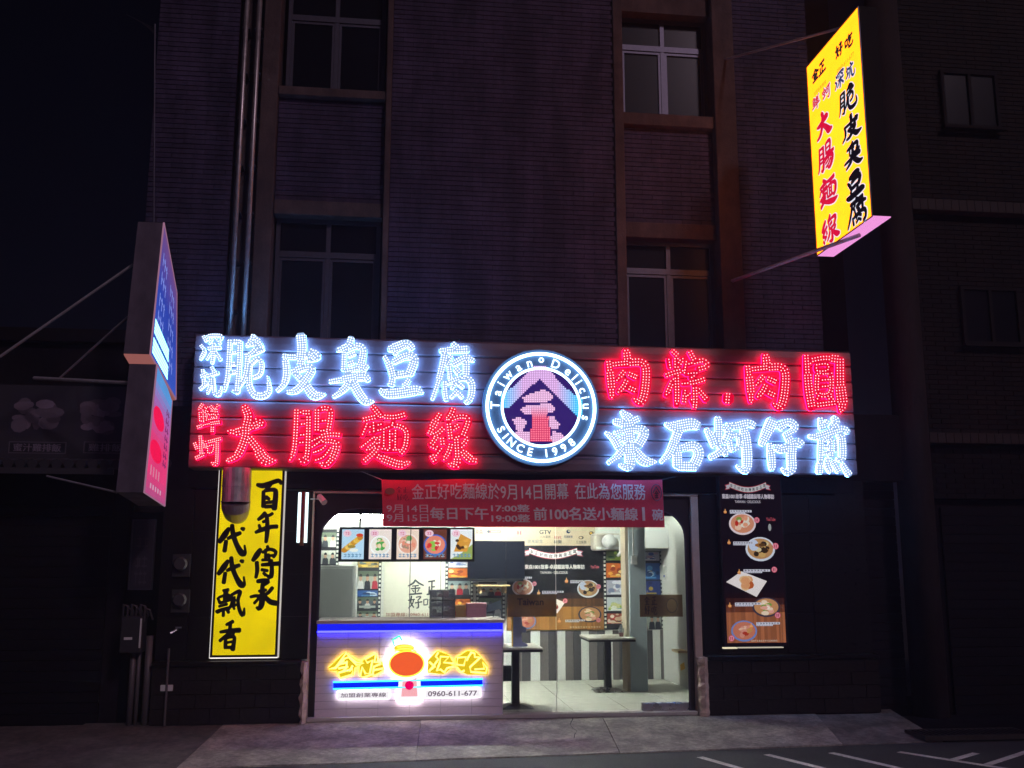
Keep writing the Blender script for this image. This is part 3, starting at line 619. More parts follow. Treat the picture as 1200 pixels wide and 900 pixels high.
# frame panel: simple strips between arch and rectangle
fr = MB(); yF, yBk = .03, .10
def strip(pa, pb, qa, qb):
    for y, o in ((yF, 1), (yBk, -1)):
        pts = [(pa[0], y, pa[1]), (pb[0], y, pb[1]), (qb[0], y, qb[1]), (qa[0], y, qa[1])]
        fr.face(pts if o > 0 else pts[::-1])
def outpt(i, n, left):
    x, z = inner[i]
    t = (i-1)/10 if left else (i-12)/10
    if left:
        if t < .5: return (fx0, gz1-R+(zt-.004-gz1+R)*t*2)
        return (fx0+(gx0+R*1.3-fx0)*(t-.5)*2, zt-.004)
    if t < .5: return (gx1-R+(fx1-gx1+R)*t*2, zt-.004)
    return (fx1, zt-.004+(gz1-R-zt+.004)*(t-.5)*2)
outs = [(fx0, 0.0)]+[outpt(i, 0, True) for i in range(1, 12)]+[outpt(i, 0, False) for i in range(12, 23)]+[(fx1, 0.0)]
for i in range(len(inner)-1):
    strip(outs[i], outs[i+1], inner[i], inner[i+1])
    a, b = inner[i], inner[i+1]; fr.face([(a[0], yF, a[1]), (b[0], yF, b[1]), (b[0], yBk, b[1]), (a[0], yBk, a[1])])
fr.build('door_frame', FRAMEB, front)
tm = MB(); e = .012
for i in range(len(inner)-1):
    a, b = inner[i], inner[i+1]
    tm.hexa([(a[0], yF-.006, a[1]), (b[0], yF-.006, b[1]), (b[0], yF+.0, b[1]), (a[0], yF+.0, a[1])]+[(a[0]+(1.25-a[0])*.012, yF-.006, a[1]-.01 if a[1] > .1 else a[1]), (b[0]+(1.25-b[0])*.012, yF-.006, b[1]-.01 if b[1] > .1 else b[1]), (b[0]+(1.25-b[0])*.012, yF, b[1]-.01 if b[1] > .1 else b[1]), (a[0]+(1.25-a[0])*.012, yF, a[1]-.01 if a[1] > .1 else a[1])])
tm.build('arch_edging', ALU, front)
t1 = MB(); t1.box(xO1+.001, xO1+.085, -.02, .09, 0.0, zt-.03).build('door_trim', TRIM, front, bevel=.004)
MB().box(xO0-.02, xO0+.0, -.02, .09, 0.0, zt-.03).build('door_trim', TRIM, front, bevel=.003)
MB().box(xO0-.02, xO1+.085, -.022, .09, zt-.028, zt-.006).build('door_trim', TRIM, front, bevel=.003)
MB().box(xO0, xO1, -.05, .12, -.02, .018).build('door_sill', mat('sill_stone', (0.5, 0.47, 0.44), 0.4, noise=.1), front, bevel=.004)
px1, px2 = P(593, 700, .075)[0], P(652, 700, .075)[0]
cz0 = PZZ(480, 727, 0)
for k, (a, b, z0) in enumerate(((gx0+.005, px1-.004, cz0+.03), (px1+.004, px2-.003, .03), (px2+.003, gx1-.004, .03))):
    pl = MB().box(a, b, .07, .078, z0, gz1-.004); p = pl.build('glass_pane', CLEAR, front)
    if k: MB().box(b-.006, b-.001, .066, .069, z0, gz1-.01).build('edge_strip', PLAST, p)
a = P(480, 700, .075)[0]; MB().box(a-.004, a+.004, .066, .0695, cz0+.03, gz1-.01).build('edge_strip', ALU, front)
def decal(x0p, x1p, y0p, y1p):
    y = .063; A = P(x0p, y1p, y); B = P(x1p, y0p, y); return A[0], B[0], A[2], B[2], y
for (q, t, ring) in (((595, 652, 696.5, 723), 'Taiwan', False), ((750, 799.5, 696.7, 723), '金正好吃', True)):
    x0, x1, z0, z1, y = decal(*q)
    d = MB().box(x0, x1, y, y+.003, z0, z1).build('glass_decal', DECAL, front)
    tx = MB(); c = (0.012, 0.009, 0.006)
    if ring:
        for k, n in enumerate(('jin', 'zheng', 'hao', 'chi')): brush(tx, n, x0+.05+.05*(k % 2)*1.6, x0+.11+.05*(k % 2)*1.6, z1-.11-(k//2)*.1, z1-.02-(k//2)*.1, y-.002, c)
        pts = [(x1-.12+.06*math.cos(t_), z0+.12+.075*math.sin(t_)) for t_ in [i*math.pi/10 for i in range(20)]]
        tx.tube([(u, y-.003, v) for u, v in pts], .004, 4, c, closed=True)
    else: text_box(tx, t, x0+.1, x1-.14, z0+.12, z1-.04, y-.002, c, 0.03)
    tx.build('lettering', PRINT, d)
A = P(753, 833, .05); B = P(808, 823, .05); MB().box(A[0], gx1-.002, .045, .10, .02, B[2]-.0).build('door_shoe', STEEL, front, bevel=.004)

# ------------------------------------------------------------------ interior room
YB = 2.9; RX0, RX1, RZ = -1.02, 3.72, 2.55
MB().face([(RX0, .101, -.004), (RX1, .101, -.004), (RX1, YB, -.004), (RX0, YB, -.004)]).build('floor', GROUT, kind='structure')
fl = bpy.data.objects['floor']
for i in range(8):
    for j in range(5):
        a = RX0+i*.6; b = .102+j*.6
        if a < RX1-.05 and b < YB-.05: piece('tile', FLOORM, fl, a+.002, min(a+.598, RX1), b+.002, min(b+.598, YB), -.003, .006, bev=.004)
back = MB().box(RX0-.1, RX1+.1, YB, YB+.12, -.02, RZ+.1).build('back_wall', WHITEW, kind='structure')
MB().box(RX0-.1, RX0, .101, YB, -.02, RZ+.1).build('side_wall', WHITEW, kind='structure')
MB().box(RX1, RX1+.1, .101, YB, -.02, RZ+.1).build('side_wall', WHITEW, kind='structure')
MB().box(RX0-.1, RX1+.1, .101, YB+.12, RZ+.1, RZ+.2).build('ceiling', WHITEW, kind='structure')
MB().box(RX0-.1, RX1+.1, .102, .38, gz1+.12, RZ+.099).build('inner_lintel', WHITEW, kind='structure')
def tube_light(x0, x1, y, z, label, e=16.0):
    t = empty('tube_light', ((x0+x1)/2, y, z), label, 'tube light', 'white tube lights in the shop')
    MB().box(x0-.03, x1+.03, y-.05, y+.05, z+.03, z+.07).build('housing', PLAST, t, bevel=.004)
    MB().tube([(x0, y, z), (x1, y, z)], .028, 10, (e*32, e*34, e*30.5)).build('lamp_tube', GLOW, t)
l0 = P(377, 605, YB-.25); l1 = P(454, 605, YB-.25)
tube_light(l0[0], l1[0], YB-.25, l0[2]-.0, 'long white tube light above the menu screens at the left of the shop', 2)
tube_light(.55, 1.75, 1.4, 2.5, 'white tube light on the ceiling over the black tables', 17)
r0 = P(768, 608, 2.0); tube_light(r0[0]-.1, r0[0]+.6, 2.0, r0[2]+.12, 'white tube light near the ceiling right of the pillar', 1.2)
tube_light(-.6, .5, .44, 2.5, 'added unseen white tube light over the tiled counter, brightening the goods', 10)  # extra tube out of view, added to brighten the things on the counter
tube_light(2.0, 3.4, .5, 2.5, 'added unseen white tube light just inside the sliding doors, brightening the pillar', 8)  # extra tube out of view, added to brighten the entrance and pillar

# ---- back wall boards; flat print made of thin coloured shapes
def onw(px, py, d=.02): return P(px, py, YB-d)
FOOD = ['c8843c', 'e0b060', 'b05a28', 'f0dcc0', 'd89050', '8a3c1c', 'e8d0b0']
def dish(mb, cx, cz, rx, rz, y, rim='e8e8f0', soup='d8895a', kinds=None, k=1.0, rng=None, n=14, lift=.0015):
    rng = rng or random; c = lambda h: mul(sr(h), k)
    mb.ell(cx, cz, rx, rz, y, c(rim), 22); mb.ell(cx, cz+rz*.03, rx*.87, rz*.85, y-lift, c(soup), 20)
    kinds = kinds or FOOD
    for i in range(n):
        a = rng.uniform(0, 6.28); r = rng.uniform(0, .62)
        mb.ell(cx+rx*r*math.cos(a), cz+rz*r*math.sin(a), rx*rng.uniform(.12, .3), rz*rng.uniform(.12, .28), y-lift*(2+.12*i), c(rng.choice(kinds)), 7)
def scribble(mb, x0, x1, z0, z1, y, col, n=6, rng=random):     # text too small to read in the photo: little ink marks
    w = (x1-x0)/n
    for i in range(n):
        a = x0+i*w+w*.1; b = x0+(i+1)*w-w*.1; h = z1-z0
        mb.rect(a, b, z0+h*.72, z0+h*.86, y, col); mb.rect(a+w*.3, a+w*.45, z0, z1, y-.0002, col)
        if rng.random() < .7: mb.rect(a, b, z0+h*.1, z0+h*.24, y-.0004, col)
        if rng.random() < .6: mb.rect(a+w*.55, a+w*.7, z0+h*.1, z1-h*.2, y-.0006, col)
def hand(mb, x, z, s, y, k=1.0):       # little pointing hand, thumb up
    c = mul(sr('f0a868'), k)
    mb.ell(x, z, s*.5, s*.45, y, c, 10); mb.flat([(x-s*.14, z+s*.2), (x+s*.14, z+s*.2), (x+s*.1, z+s*.95), (x-s*.1, z+s*.95)], y-.0005, c)
    mb.rect(x-s*.35, x+s*.4, z-s*.45, z-s*.25, y-.0007, mul(sr('d88040'), k))
def badge(mb, x, z, s, y, k=1.0):
    mb.ell(x, z, s, s, y, mul(sr('d8607c'), k), 14); mb.ell(x, z, s*.78, s*.78, y-.0005, mul(sr('f0a0b0'), k), 14)
    mb.rect(x-s*.45, x-s*.12, z-s*.5, z+s*.5, y-.001, mul(sr('b03050'), k)); mb.rect(x+s*.1, x+s*.4, z-s*.5, z+s*.5, y-.001, mul(sr('b03050'), k))
def film_strip(x0, x1, z0, z1, y, right=True, left=False):   # black strip with white perforations
    m = MB(); m.rect(x0, x1, z0, z1, y, sr('15131a'))
    for (on, xa) in ((right, x1-.032), (left, x0+.006)):
        if on:
            z = z0+.02
            while z < z1-.03: m.rect(xa, xa+.026, z, z+.03, y-.002, sr('dfe2dc')); z += .055
    return m
def photo(x0, x1, z0, z1, y, kind, rng):
    m = MB(); c = sr
    skyc = {'people': 'a8b0a8', 'orange': 'c86018', 'blue': '2858a0', 'green': '889868', 'pale': 'b8b8c8', 'red': 'b05038', 'table': '57616a', 'snow': 'cfd8dc', 'navy': '2a3a78', 'yellow': 'b89848'}[kind]
    m.rect(x0, x1, z0, z1, y, c(skyc)); w = x1-x0; h = z1-z0
    if kind in ('people', 'table'):
        m.rect(x0, x1, z1-h*.3, z1, y-.001, c(rng.choice(['7c8e92', 'c8ccc4', '5c6a58'])))
        n = 3 if w > .2 else 2
        for i in range(n):
            cx = x0+w*(i+.5)/n+rng.uniform(-.01, .01); s = w/n*.9
            body = c(rng.choice(['b02838', 'a82030', '22242c', 'd8d8d8', '30343c']))
            m.flat([(cx-s*.5, z0), (cx+s*.5, z0), (cx+s*.42, z0+h*.38), (cx+s*.15, z0+h*.48), (cx-s*.15, z0+h*.48), (cx-s*.42, z0+h*.38)], y-.002-.0003*i, body)
            m.ell(cx, z0+h*.62, s*.24, h*.20, y-.0035, c('c89a80'), 12); m.flat(ellipse(cx, z0+h*.68, s*.25, h*.17, 10, 0, math.pi)+[(cx-s*.25, z0+h*.68)], y-.0045, c('1c1816'))
        if kind == 'table': m.rect(x0+w*.1, x1-w*.1, z0+h*.05, z0+h*.25, y-.006, c('b8c0bc'))
    else:
        pal = {'orange': ['f0b040', 'e87818', 'f8d890', '902808'], 'blue': ['60a0d8', 'c8dcf0', '183868', 'd8b050'], 'green': ['c0d850', 'e8e8d8', '50784c'],
               'pale': ['e8e8f0', '8890b8', 'c0a0b0', '5060a8'], 'red': ['e8c8a8', 'd83828', 'f0e0d0'], 'snow': ['f0f0e8', 'a0c840', '50a8c0', 'e0e0a0'], 'navy': ['c8a840', '4858a8', '1c2858'], 'yellow': ['e8c860', '506878', '303030']}[kind]
        for i in range(9): 
            ex, ez = w*rng.uniform(.08, .2), h*rng.uniform(.08, .2)
            m.ell(rng.uniform(x0+ex, x1-ex), rng.uniform(z0+ez, z1-ez), ex, ez, y-.001-.0003*i, c(rng.choice(pal)), 9)
        m.rect(x0+w*.2, x1-w*.2, z0+h*.06, z0+h*.16, y-.006, c(pal[0]))
    return m
def photo_wall(name, label, x0p, x1p, y0p, y1p, cells, right=True, left=False, d=.016):
    A = onw(x0p, y1p, d); B = onw(x1p, y0p, d); y = YB-d
    rng = random.Random(int(x0p*7))
    r = empty(name, ((A[0]+B[0])/2, y, A[2]), label, 'photo strip', 'film strip photo panels on the back wall')
    MB().box(A[0], B[0], y, y+.010, A[2], B[2]).build('backing', PLAST, r)
    film_strip(A[0]+.001, B[0]-.001, A[2]+.001, B[2]-.001, y-.002, right, left).build('film_border', PRINT, r)
    for (q0, q1, kind) in cells:
        za = onw(x0p, q1, d)[2]; zb_ = onw(x0p, q0, d)[2]
        photo(A[0]+(.042 if left else .01), B[0]-(.042 if right else .01), za, zb_, y-.004, kind, rng).build('photo_print', PRINT, r)
photo_wall('photo_strip', 'wall photos of people in red shirts above the steel fridge', 368, 398, 620, 664, [(624, 641, 'people'), (645, 661, 'people')], True)
photo_wall('photo_strip', 'tall film strip of photos between the steel fridge and the calligraphy board', 417, 447.5, 656, 729, [(657, 665, 'yellow'), (669, 690, 'people'), (692, 699, 'blue'), (700, 713, 'table'), (716, 727, 'people')], True)
photo_wall('photo_strip', 'film strip of photos left of the black television behind the pink box', 521, 555, 657, 729, [(657, 665, 'pale'), (666, 677, 'orange'), (681, 697, 'people'), (702, 724, 'orange')], True, True)
photo_wall('photo_strip', 'film strip of photos below the television shelf', 557.5, 592, 684, 729, [(688, 698, 'people'), (701, 725, 'table')], True, True)
photo_wall('photo_strip', 'film strip of colourful photos between the black menu board and the pillar', 708, 733, 644, 738, [(646, 657, 'green'), (660, 677, 'orange'), (680, 697, 'pale'), (700, 716, 'snow'), (719, 731, 'red')], False, True)
photo_wall('photo_strip', 'film strip of blue photos right of the pillar', 751, 776, 646, 738, [(647, 657, 'pale'), (660, 679, 'blue'), (681, 697, 'navy'), (718, 737, 'people')], True, False)
# calligraphy board
A = onw(449, 728, .02); B = onw(517.5, 656, .02); y = YB-.02
cb = empty('calligraphy_board', ((A[0]+B[0])/2, y, A[2]), 'cream board with black brush characters and a phone line behind the counter', 'sign board')
MB().box(A[0], B[0], y, YB-.002, A[2], B[2]).build('board', CREAM, cb)
MB().rect(B[0]-.012, B[0]-.004, A[2], B[2], y-.002, sr('202020')).build('border_line', PRINT, cb)
t = MB()
for n, (x0, x1, y0, y1) in {'jin': (477.5, 497, 679, 697), 'zheng': (500, 512, 680, 697), 'hao': (478, 495, 698, 713), 'chi': (496, 512, 699, 713)}.items():
    a = onw(x0, y1, .02); b = onw(x1, y0, .02); brush(t, n, a[0], b[0], a[2], b[2], y-.003, sr('2a2c2a'), .001)
a = onw(452, 722.5, .02); b = onw(513, 717.5, .02); text_box(t, '加盟專線：0960-611-677', a[0], b[0], a[2], b[2], y-.003, sr('a06858'), .01)
t.build('lettering', PRINT, cb)
# logo strip above the menu board
A = onw(556, 641, .016); B = onw(697, 614, .016); y = YB-.016
ls = empty('logo_strip', ((A[0]+B[0])/2, y, A[2]), 'long beige strip printed with small broadcaster logos above the black menu board', 'sign board')
MB().box(A[0], B[0], y, YB-.002, A[2], B[2]).build('board', mat('beige_board', (0.58, 0.47, 0.32), 0.5, noise=.03), ls)
def logo(fn):
    t = MB(); fn(t); t.build('logo', PRINT, ls)
def wtext(s, x0, x1, y0, y1, col, bold=.01, d=.018):
    a = onw(x0, y1, d); b = onw(x1, y0, d); logo(lambda t: text_box(t, s, a[0], b[0], a[2], b[2], YB-d, sr(col), bold))
wtext('GTV', 632, 646, 621, 626, '404048', .03); wtext('八大電視', 633, 645, 627.5, 630.5, '606060')
wtext('緯來綜合', 618, 636, 632, 636.5, '707888'); wtext('年代', 649, 658, 628, 632, 'b04850', .02); wtext('新聞', 649, 658, 633, 637, '505058', .02)
wtext('東森', 557, 566, 620, 626, 'b04850', .03); wtext('三立新聞', 675, 687, 633.5, 637, '404040'); wtext('民視新聞', 661, 671, 627.5, 630.5, '304070')
wtext('台視', 567, 577, 631, 634, '6878a0')
a = onw(666, 623); logo(lambda t: (t.ell(a[0], a[2], .028, .025, YB-.019, sr('1c2c58')), t.ell(a[0]+.008, a[2]+.006, .012, .011, YB-.021, sr('d8c8a0'))))
a = onw(681, 630); logo(lambda t: (t.ell(a[0], a[2], .035, .022, YB-.019, sr('383838')), t.ell(a[0]-.004, a[2], .022, .014, YB-.021, sr('d0b890'))))
a = onw(608.5, 624); logo(lambda t: (t.rect(a[0]-.03, a[0]+.03, a[2]-.03, a[2]+.02, YB-.019, sr('c85860')), t.rect(a[0]-.004, a[0]+.004, a[2]-.03, a[2]+.03, YB-.021, sr('e8c8b0'))))
a = onw(693, 625); logo(lambda t: (t.ell(a[0], a[2], .032, .028, YB-.019, sr('1c1810')), t.ell(a[0]-.005, a[2]+.003, .02, .017, YB-.021, sr('d8a820'))))
a = onw(575, 623); logo(lambda t: (t.rect(a[0]-.04, a[0]+.14, a[2]-.018, a[2]+.018, YB-.019, sr('a85058')), t.ell(a[0]-.03, a[2], .02, .02, YB-.021, sr('303048')), scribble(t, a[0], a[0]+.13, a[2]-.01, a[2]+.01, YB-.021, sr('e8d8c8'), 7)))
# the big black menu board on the back wall
A = onw(594, 739, .03); B = onw(706.5, 639.5, .03); y = YB-.03
mbd = empty('menu_board', ((A[0]+B[0])/2, y, A[2]), 'large black and wood print menu board with bowls and a ribbon on the back wall', 'menu board')
MB().box(A[0], B[0], y, YB-.002, A[2], B[2]).build('board', BLACKM, mbd)
def wood_print(x0, x1, z0, z1, y, k=1.0, rng=random.Random(3)):
    m = MB(); x = x0
    while x < x1-.001:
        w = rng.uniform(.015, .045); q = min(x+w, x1); t_ = rng.uniform(.75, 1.15)
        m.rect(x, q, z0, z1, y, mul(sr('b07838'), k*t_)); 
        m.rect(x, q, z1, z1+(z1-z0)*.35, y, mul(sr('6a4424'), k*t_*.8)); m.rect(x, q, z1+(z1-z0)*.35, z1+(z1-z0)*.6, y, mul(sr('3a2620'), k*t_*.7))
        x = q
    return m
wz = onw(650, 711, .03)[2]
wm = wood_print(A[0]+.005, B[0]-.005, A[2]+.004, wz, y-.002)
wm.build('wood_print', PRINT, mbd)
def menu_art(mapxy, y, k, name_parent, flat_mb, items, sc):
    rng = random.Random(5)
    for (kind, px, py, r, extra) in items:
        x, z = mapxy(px, py); rr = r*sc
        if kind == 'soup': dish(flat_mb, x, z, rr*1.05, rr*.82, y, 'e8d8e0', 'd89070', ['c03028', 'e8e0d0', '88a048', 'e8a080', 'f0c8b0'], k, rng)
        if kind == 'plate': dish(flat_mb, x, z, rr, rr*.78, y, 'd8e0f0', 'c09060', ['a06830', '604020', 'd0a868', '38281c', 'e0d0a8'], k, rng, 20); flat_mb.ell(x-rr*.45, z+rr*.25, rr*.34, rr*.36, y-.006, mul(sr('c8d4ee'), k), 12)
        if kind == 'tray':
            flat_mb.flat([(x-rr*1.3, z+rr*.1), (x-rr*.3, z+rr*.75), (x+rr*1.3, z+rr*.15), (x+rr*.6, z-rr*.8)], y, mul(sr('f0e8e8'), k))
            for i in range(8): flat_mb.ell(x+rng.uniform(-.5, .6)*rr, z+rng.uniform(-.25, .25)*rr, rr*.3, rr*.25, y-.002-.0002*i, mul(sr(rng.choice(['c06030', 'e0a070', 'a83820', 'e8c090'])), k), 8)
        if kind == 'dark': dish(flat_mb, x, z, rr*1.05, rr*.7, y, '40384a', 'c89060', ['f0d8c0', 'e8a898', '78a048', 'f0c890', 'f8e8d8'], k, rng, 20)
        if kind == 'blue': dish(flat_mb, x, z, rr, rr*.76, y, '7088c8', 'c87860', ['d89080', 'b03828', 'e8b8a0', 'c89058'], k, rng, 12)
        if kind == 'tag':
            w = extra*sc; flat_mb.rect(x, x+w, z-.28*r*sc, z+.28*r*sc, y-.007, mul(sr('d8d8e8'), k)); flat_mb.rect(x, x+w*.7, z-.62*r*sc, z-.281*r*sc, y-.007, mul(sr('d0d0e0'), k))
            scribble(flat_mb, x+.01*w, x+w*.97, z-.2*r*sc, z+.2*r*sc, y-.008, mul(sr('28283c'), k), 8, rng)
            scribble(flat_mb, x+.01*w, x+w*.65, z-.55*r*sc, z-.35*r*sc, y-.008, mul(sr('60607c'), k), 9, rng)
        if kind == 'hand': hand(flat_mb, x, z, r*sc, y-.009, k)
        if kind == 'badge': badge(flat_mb, x, z, r*sc, y-.009, k)
fm = MB(); sc = 1/85.0
menu_art(lambda a, b: (onw(a, b)[0], onw(a, b)[2]), y-.004, .95, mbd, fm, [
    ('soup', 612.5, 688.5, 12, 0), ('tag', 603, 677, 3.8, 20), ('badge', 626, 684, 2.6, 0), ('plate', 689, 690, 13, 0), ('hand', 663.5, 681, 4.2, 0), ('tag', 668, 681, 3.8, 15), ('badge', 701, 687.5, 2.8, 0),
    ('hand', 631, 695, 4, 0), ('tag', 635, 693.5, 3.8, 25), ('tray', 645, 708, 13, 0), ('badge', 662, 704, 2.8, 0), ('dark', 691, 720, 13, 0), ('hand', 655, 728, 4, 0), ('tag', 662, 727, 3.4, 23), ('badge', 701, 726.5, 2.7, 0),
    ('blue', 616, 728, 12, 0), ('hand', 601, 718, 4, 0), ('tag', 605, 716, 3.6, 24), ('badge', 603, 733, 2.6, 0)], sc)
fm.build('dish_print', PRINT, mbd)
t = MB()
def ribbon(mb, xa, xb, za, zb_, y, k=1.0, n=10, txt='金正好吃台灣黃金五賞'):
    sag = (zb_-za)*.55; hh = (zb_-za)*.5
    def top(u): return zb_-sag*math.sin(math.pi*u)
    for i in range(n):
        u, w = i/n, (i+1)/n; X = lambda q: xa+(xb-xa)*q
        mb.flat([(X(u), top(u)-hh*1.15), (X(w), top(w)-hh*1.15), (X(w), top(w)+hh*.15), (X(u), top(u)+hh*.15)], y, mul(sr('b83848'), k))
        mb.flat([(X(u), top(u)-hh), (X(w), top(w)-hh), (X(w), top(w)), (X(u), top(u))], y-.001, mul(sr('e8e8ec'), k))
    d = (xb-xa)*.13
    for sgn, x in ((-1, xa), (1, xb)):
        mb.flat([(x, zb_-hh*1.5), (x+sgn*d, zb_-hh*1.7), (x+sgn*d*.7, zb_-hh*1.1), (x+sgn*d, zb_-hh*.6), (x, zb_-hh*.3)], y+.0006, mul(sr('c84858'), k))
        mb.flat([(x, zb_-hh*1.35), (x+sgn*d*.8, zb_-hh*1.5), (x+sgn*d*.55, zb_-hh*1.1), (x+sgn*d*.8, zb_-hh*.75), (x, zb_-hh*.5)], y+.0002, mul(sr('d8d8e4'), k))
    m = len(txt)
    for i, ch in enumerate(txt):
        u = (i+.5)/m; w = (xb-xa)/m*.72; x = xa+(xb-xa)*u
        text_box(mb, ch, x-w/2, x+w/2, top(u)-hh*.84, top(u)-hh*.14, y-.002, mul(sr('303038'), k), .02)
a = onw(620, 654); b = onw(676, 642.5); ribbon(t, a[0], b[0], a[2], b[2], y-.004); t.build('ribbon_print', PRINT, mbd); t = MB()
def btext(s, x0, x1, y0, y1, col='e8e4e0', bold=.03): 
    a = onw(x0, y1, .034); b = onw(x1, y0, .034); q = MB(); text_box(q, s, a[0], b[0], a[2], b[2], y-.004, sr(col), bold); q.build('lettering', PRINT, mbd)
btext('東森1001故事‧卓越雜誌等人物專訪', 615, 685, 661.5, 667, bold=.05); btext('TAIWAN · DELICIOUS', 633, 665, 669.5, 672.5, bold=.02)
btext('YouTube', 692, 702, 662.5, 666, 'd86068'); scribble(t, onw(667, 736)[0], onw(704, 736)[0], onw(667, 736)[2], onw(667, 734)[2], y-.004, sr('e0c8b0'), 12)
t.build('small_print', PRINT, mbd, kind='stuff')
# wainscot planks
zw = onw(650, 739, .02)[2]-.004
PW = [mat('plank_white', (0.82, 0.83, 0.79), .4, noise=.05), mat('plank_taupe', (0.17, 0.15, 0.145), .45, noise=.18, nscale=14), mat('plank_dark', (0.075, 0.07, 0.075), .45, noise=.2, nscale=14)]
edges = [590, 602, 611.5, 622, 633, 642.5, 653, 662.8, 672, 681.3, 690.5, 700, 709.5, 718.5, 726, 734, 745, 755.5, 765.5, 774.5, 783]
tone = [0, 1, 2, 0, 1, 2, 0, 1, 2, 0, 1, 2, 0, 1, 2, 1, 2, 2, 0, 1]
for (a, b, tn) in zip(edges, edges[1:], tone):
    xa, xb = onw(a, 770, .02)[0], onw(b, 770, .02)[0]; piece('plank', PW[tn], back, xa+.002, xb-.002, YB-.018, YB, .005, zw)
x = onw(590, 770, .02)[0]; i = 0
while x > RX0+.1:
    piece('plank', PW[(2, 1, 0)[i % 3]], back, x-.112, x-.002, YB-.018, YB, .005, zw); x -= .114; i += 1
# steel fridge
FRG = mat('brushed_steel', (.36, .38, .37), .45, .35, noise=.06, nscale=1.5)
A = P(365, 727, 1.9); B = P(417.5, 663, 1.9)
fg = empty('steel_fridge', ((A[0]+B[0])/2, 1.9, 0), 'plain stainless steel fridge left behind the counter', 'fridge')
MB().box(RX0+.01, B[0]-.03, 1.9, 2.6, .0, B[2]).build('cabinet', FRG, fg, bevel=.01)
MB().box(RX0+.02, B[0]-.035, 1.86, 1.898, .3, B[2]-.03).build('door', FRG, fg, bevel=.006)
MB().box(B[0]-.03, B[0], 1.9, 2.6, .0, B[2]-.0).build('side_panel', PLAST, fg)
# television with shelf
A = P(548, 678.5, 2.55); B = P(615, 634, 2.55)
tv = empty('television', ((A[0]+B[0])/2, 2.55, A[2]), 'switched off black television above a small wooden shelf', 'television')
MB().box(A[0], B[0], 2.55, 2.6, A[2], B[2]).build('screen', mat('tv_black', (0.006, 0.007, 0.011), .18), tv, bevel=.006)
MB().box(A[0]+.02, B[0]-.02, 2.535, 2.549, A[2]-.03, A[2]+.004).build('speaker_bar', BLACKM, tv)
MB().box((A[0]+B[0])/2-.1, (A[0]+B[0])/2+.1, 2.601, YB-.002, A[2]+.1, B[2]-.1).build('wall_mount', BLACKM, tv)
A = P(558, 687.5, 2.5); B = P(598, 685.3, 2.5)
sh = empty('wall_shelf', ((A[0]+B[0])/2, 2.6, A[2]), 'narrow light wood shelf under the black television', 'shelf')
MB().box(A[0], B[0], 2.5, YB-.002, A[2], B[2]).build('board', WOODL, sh, bevel=.003)
for px in (563, 592): a = P(px, 690, 2.6)[0]; MB().box(a-.015, a+.015, 2.56, YB-.001, A[2]-.09, A[2]-.001).build('bracket', WOODL, sh)
A = P(561, 685, 2.56)
MB().box(A[0], A[0]+.24, 2.56, 2.7, B[2]+.001, B[2]+.035).build('set_top_box', BLACKM, None, bevel=.004, label='flat black set top box lying on the wooden shelf', cat='set top box')
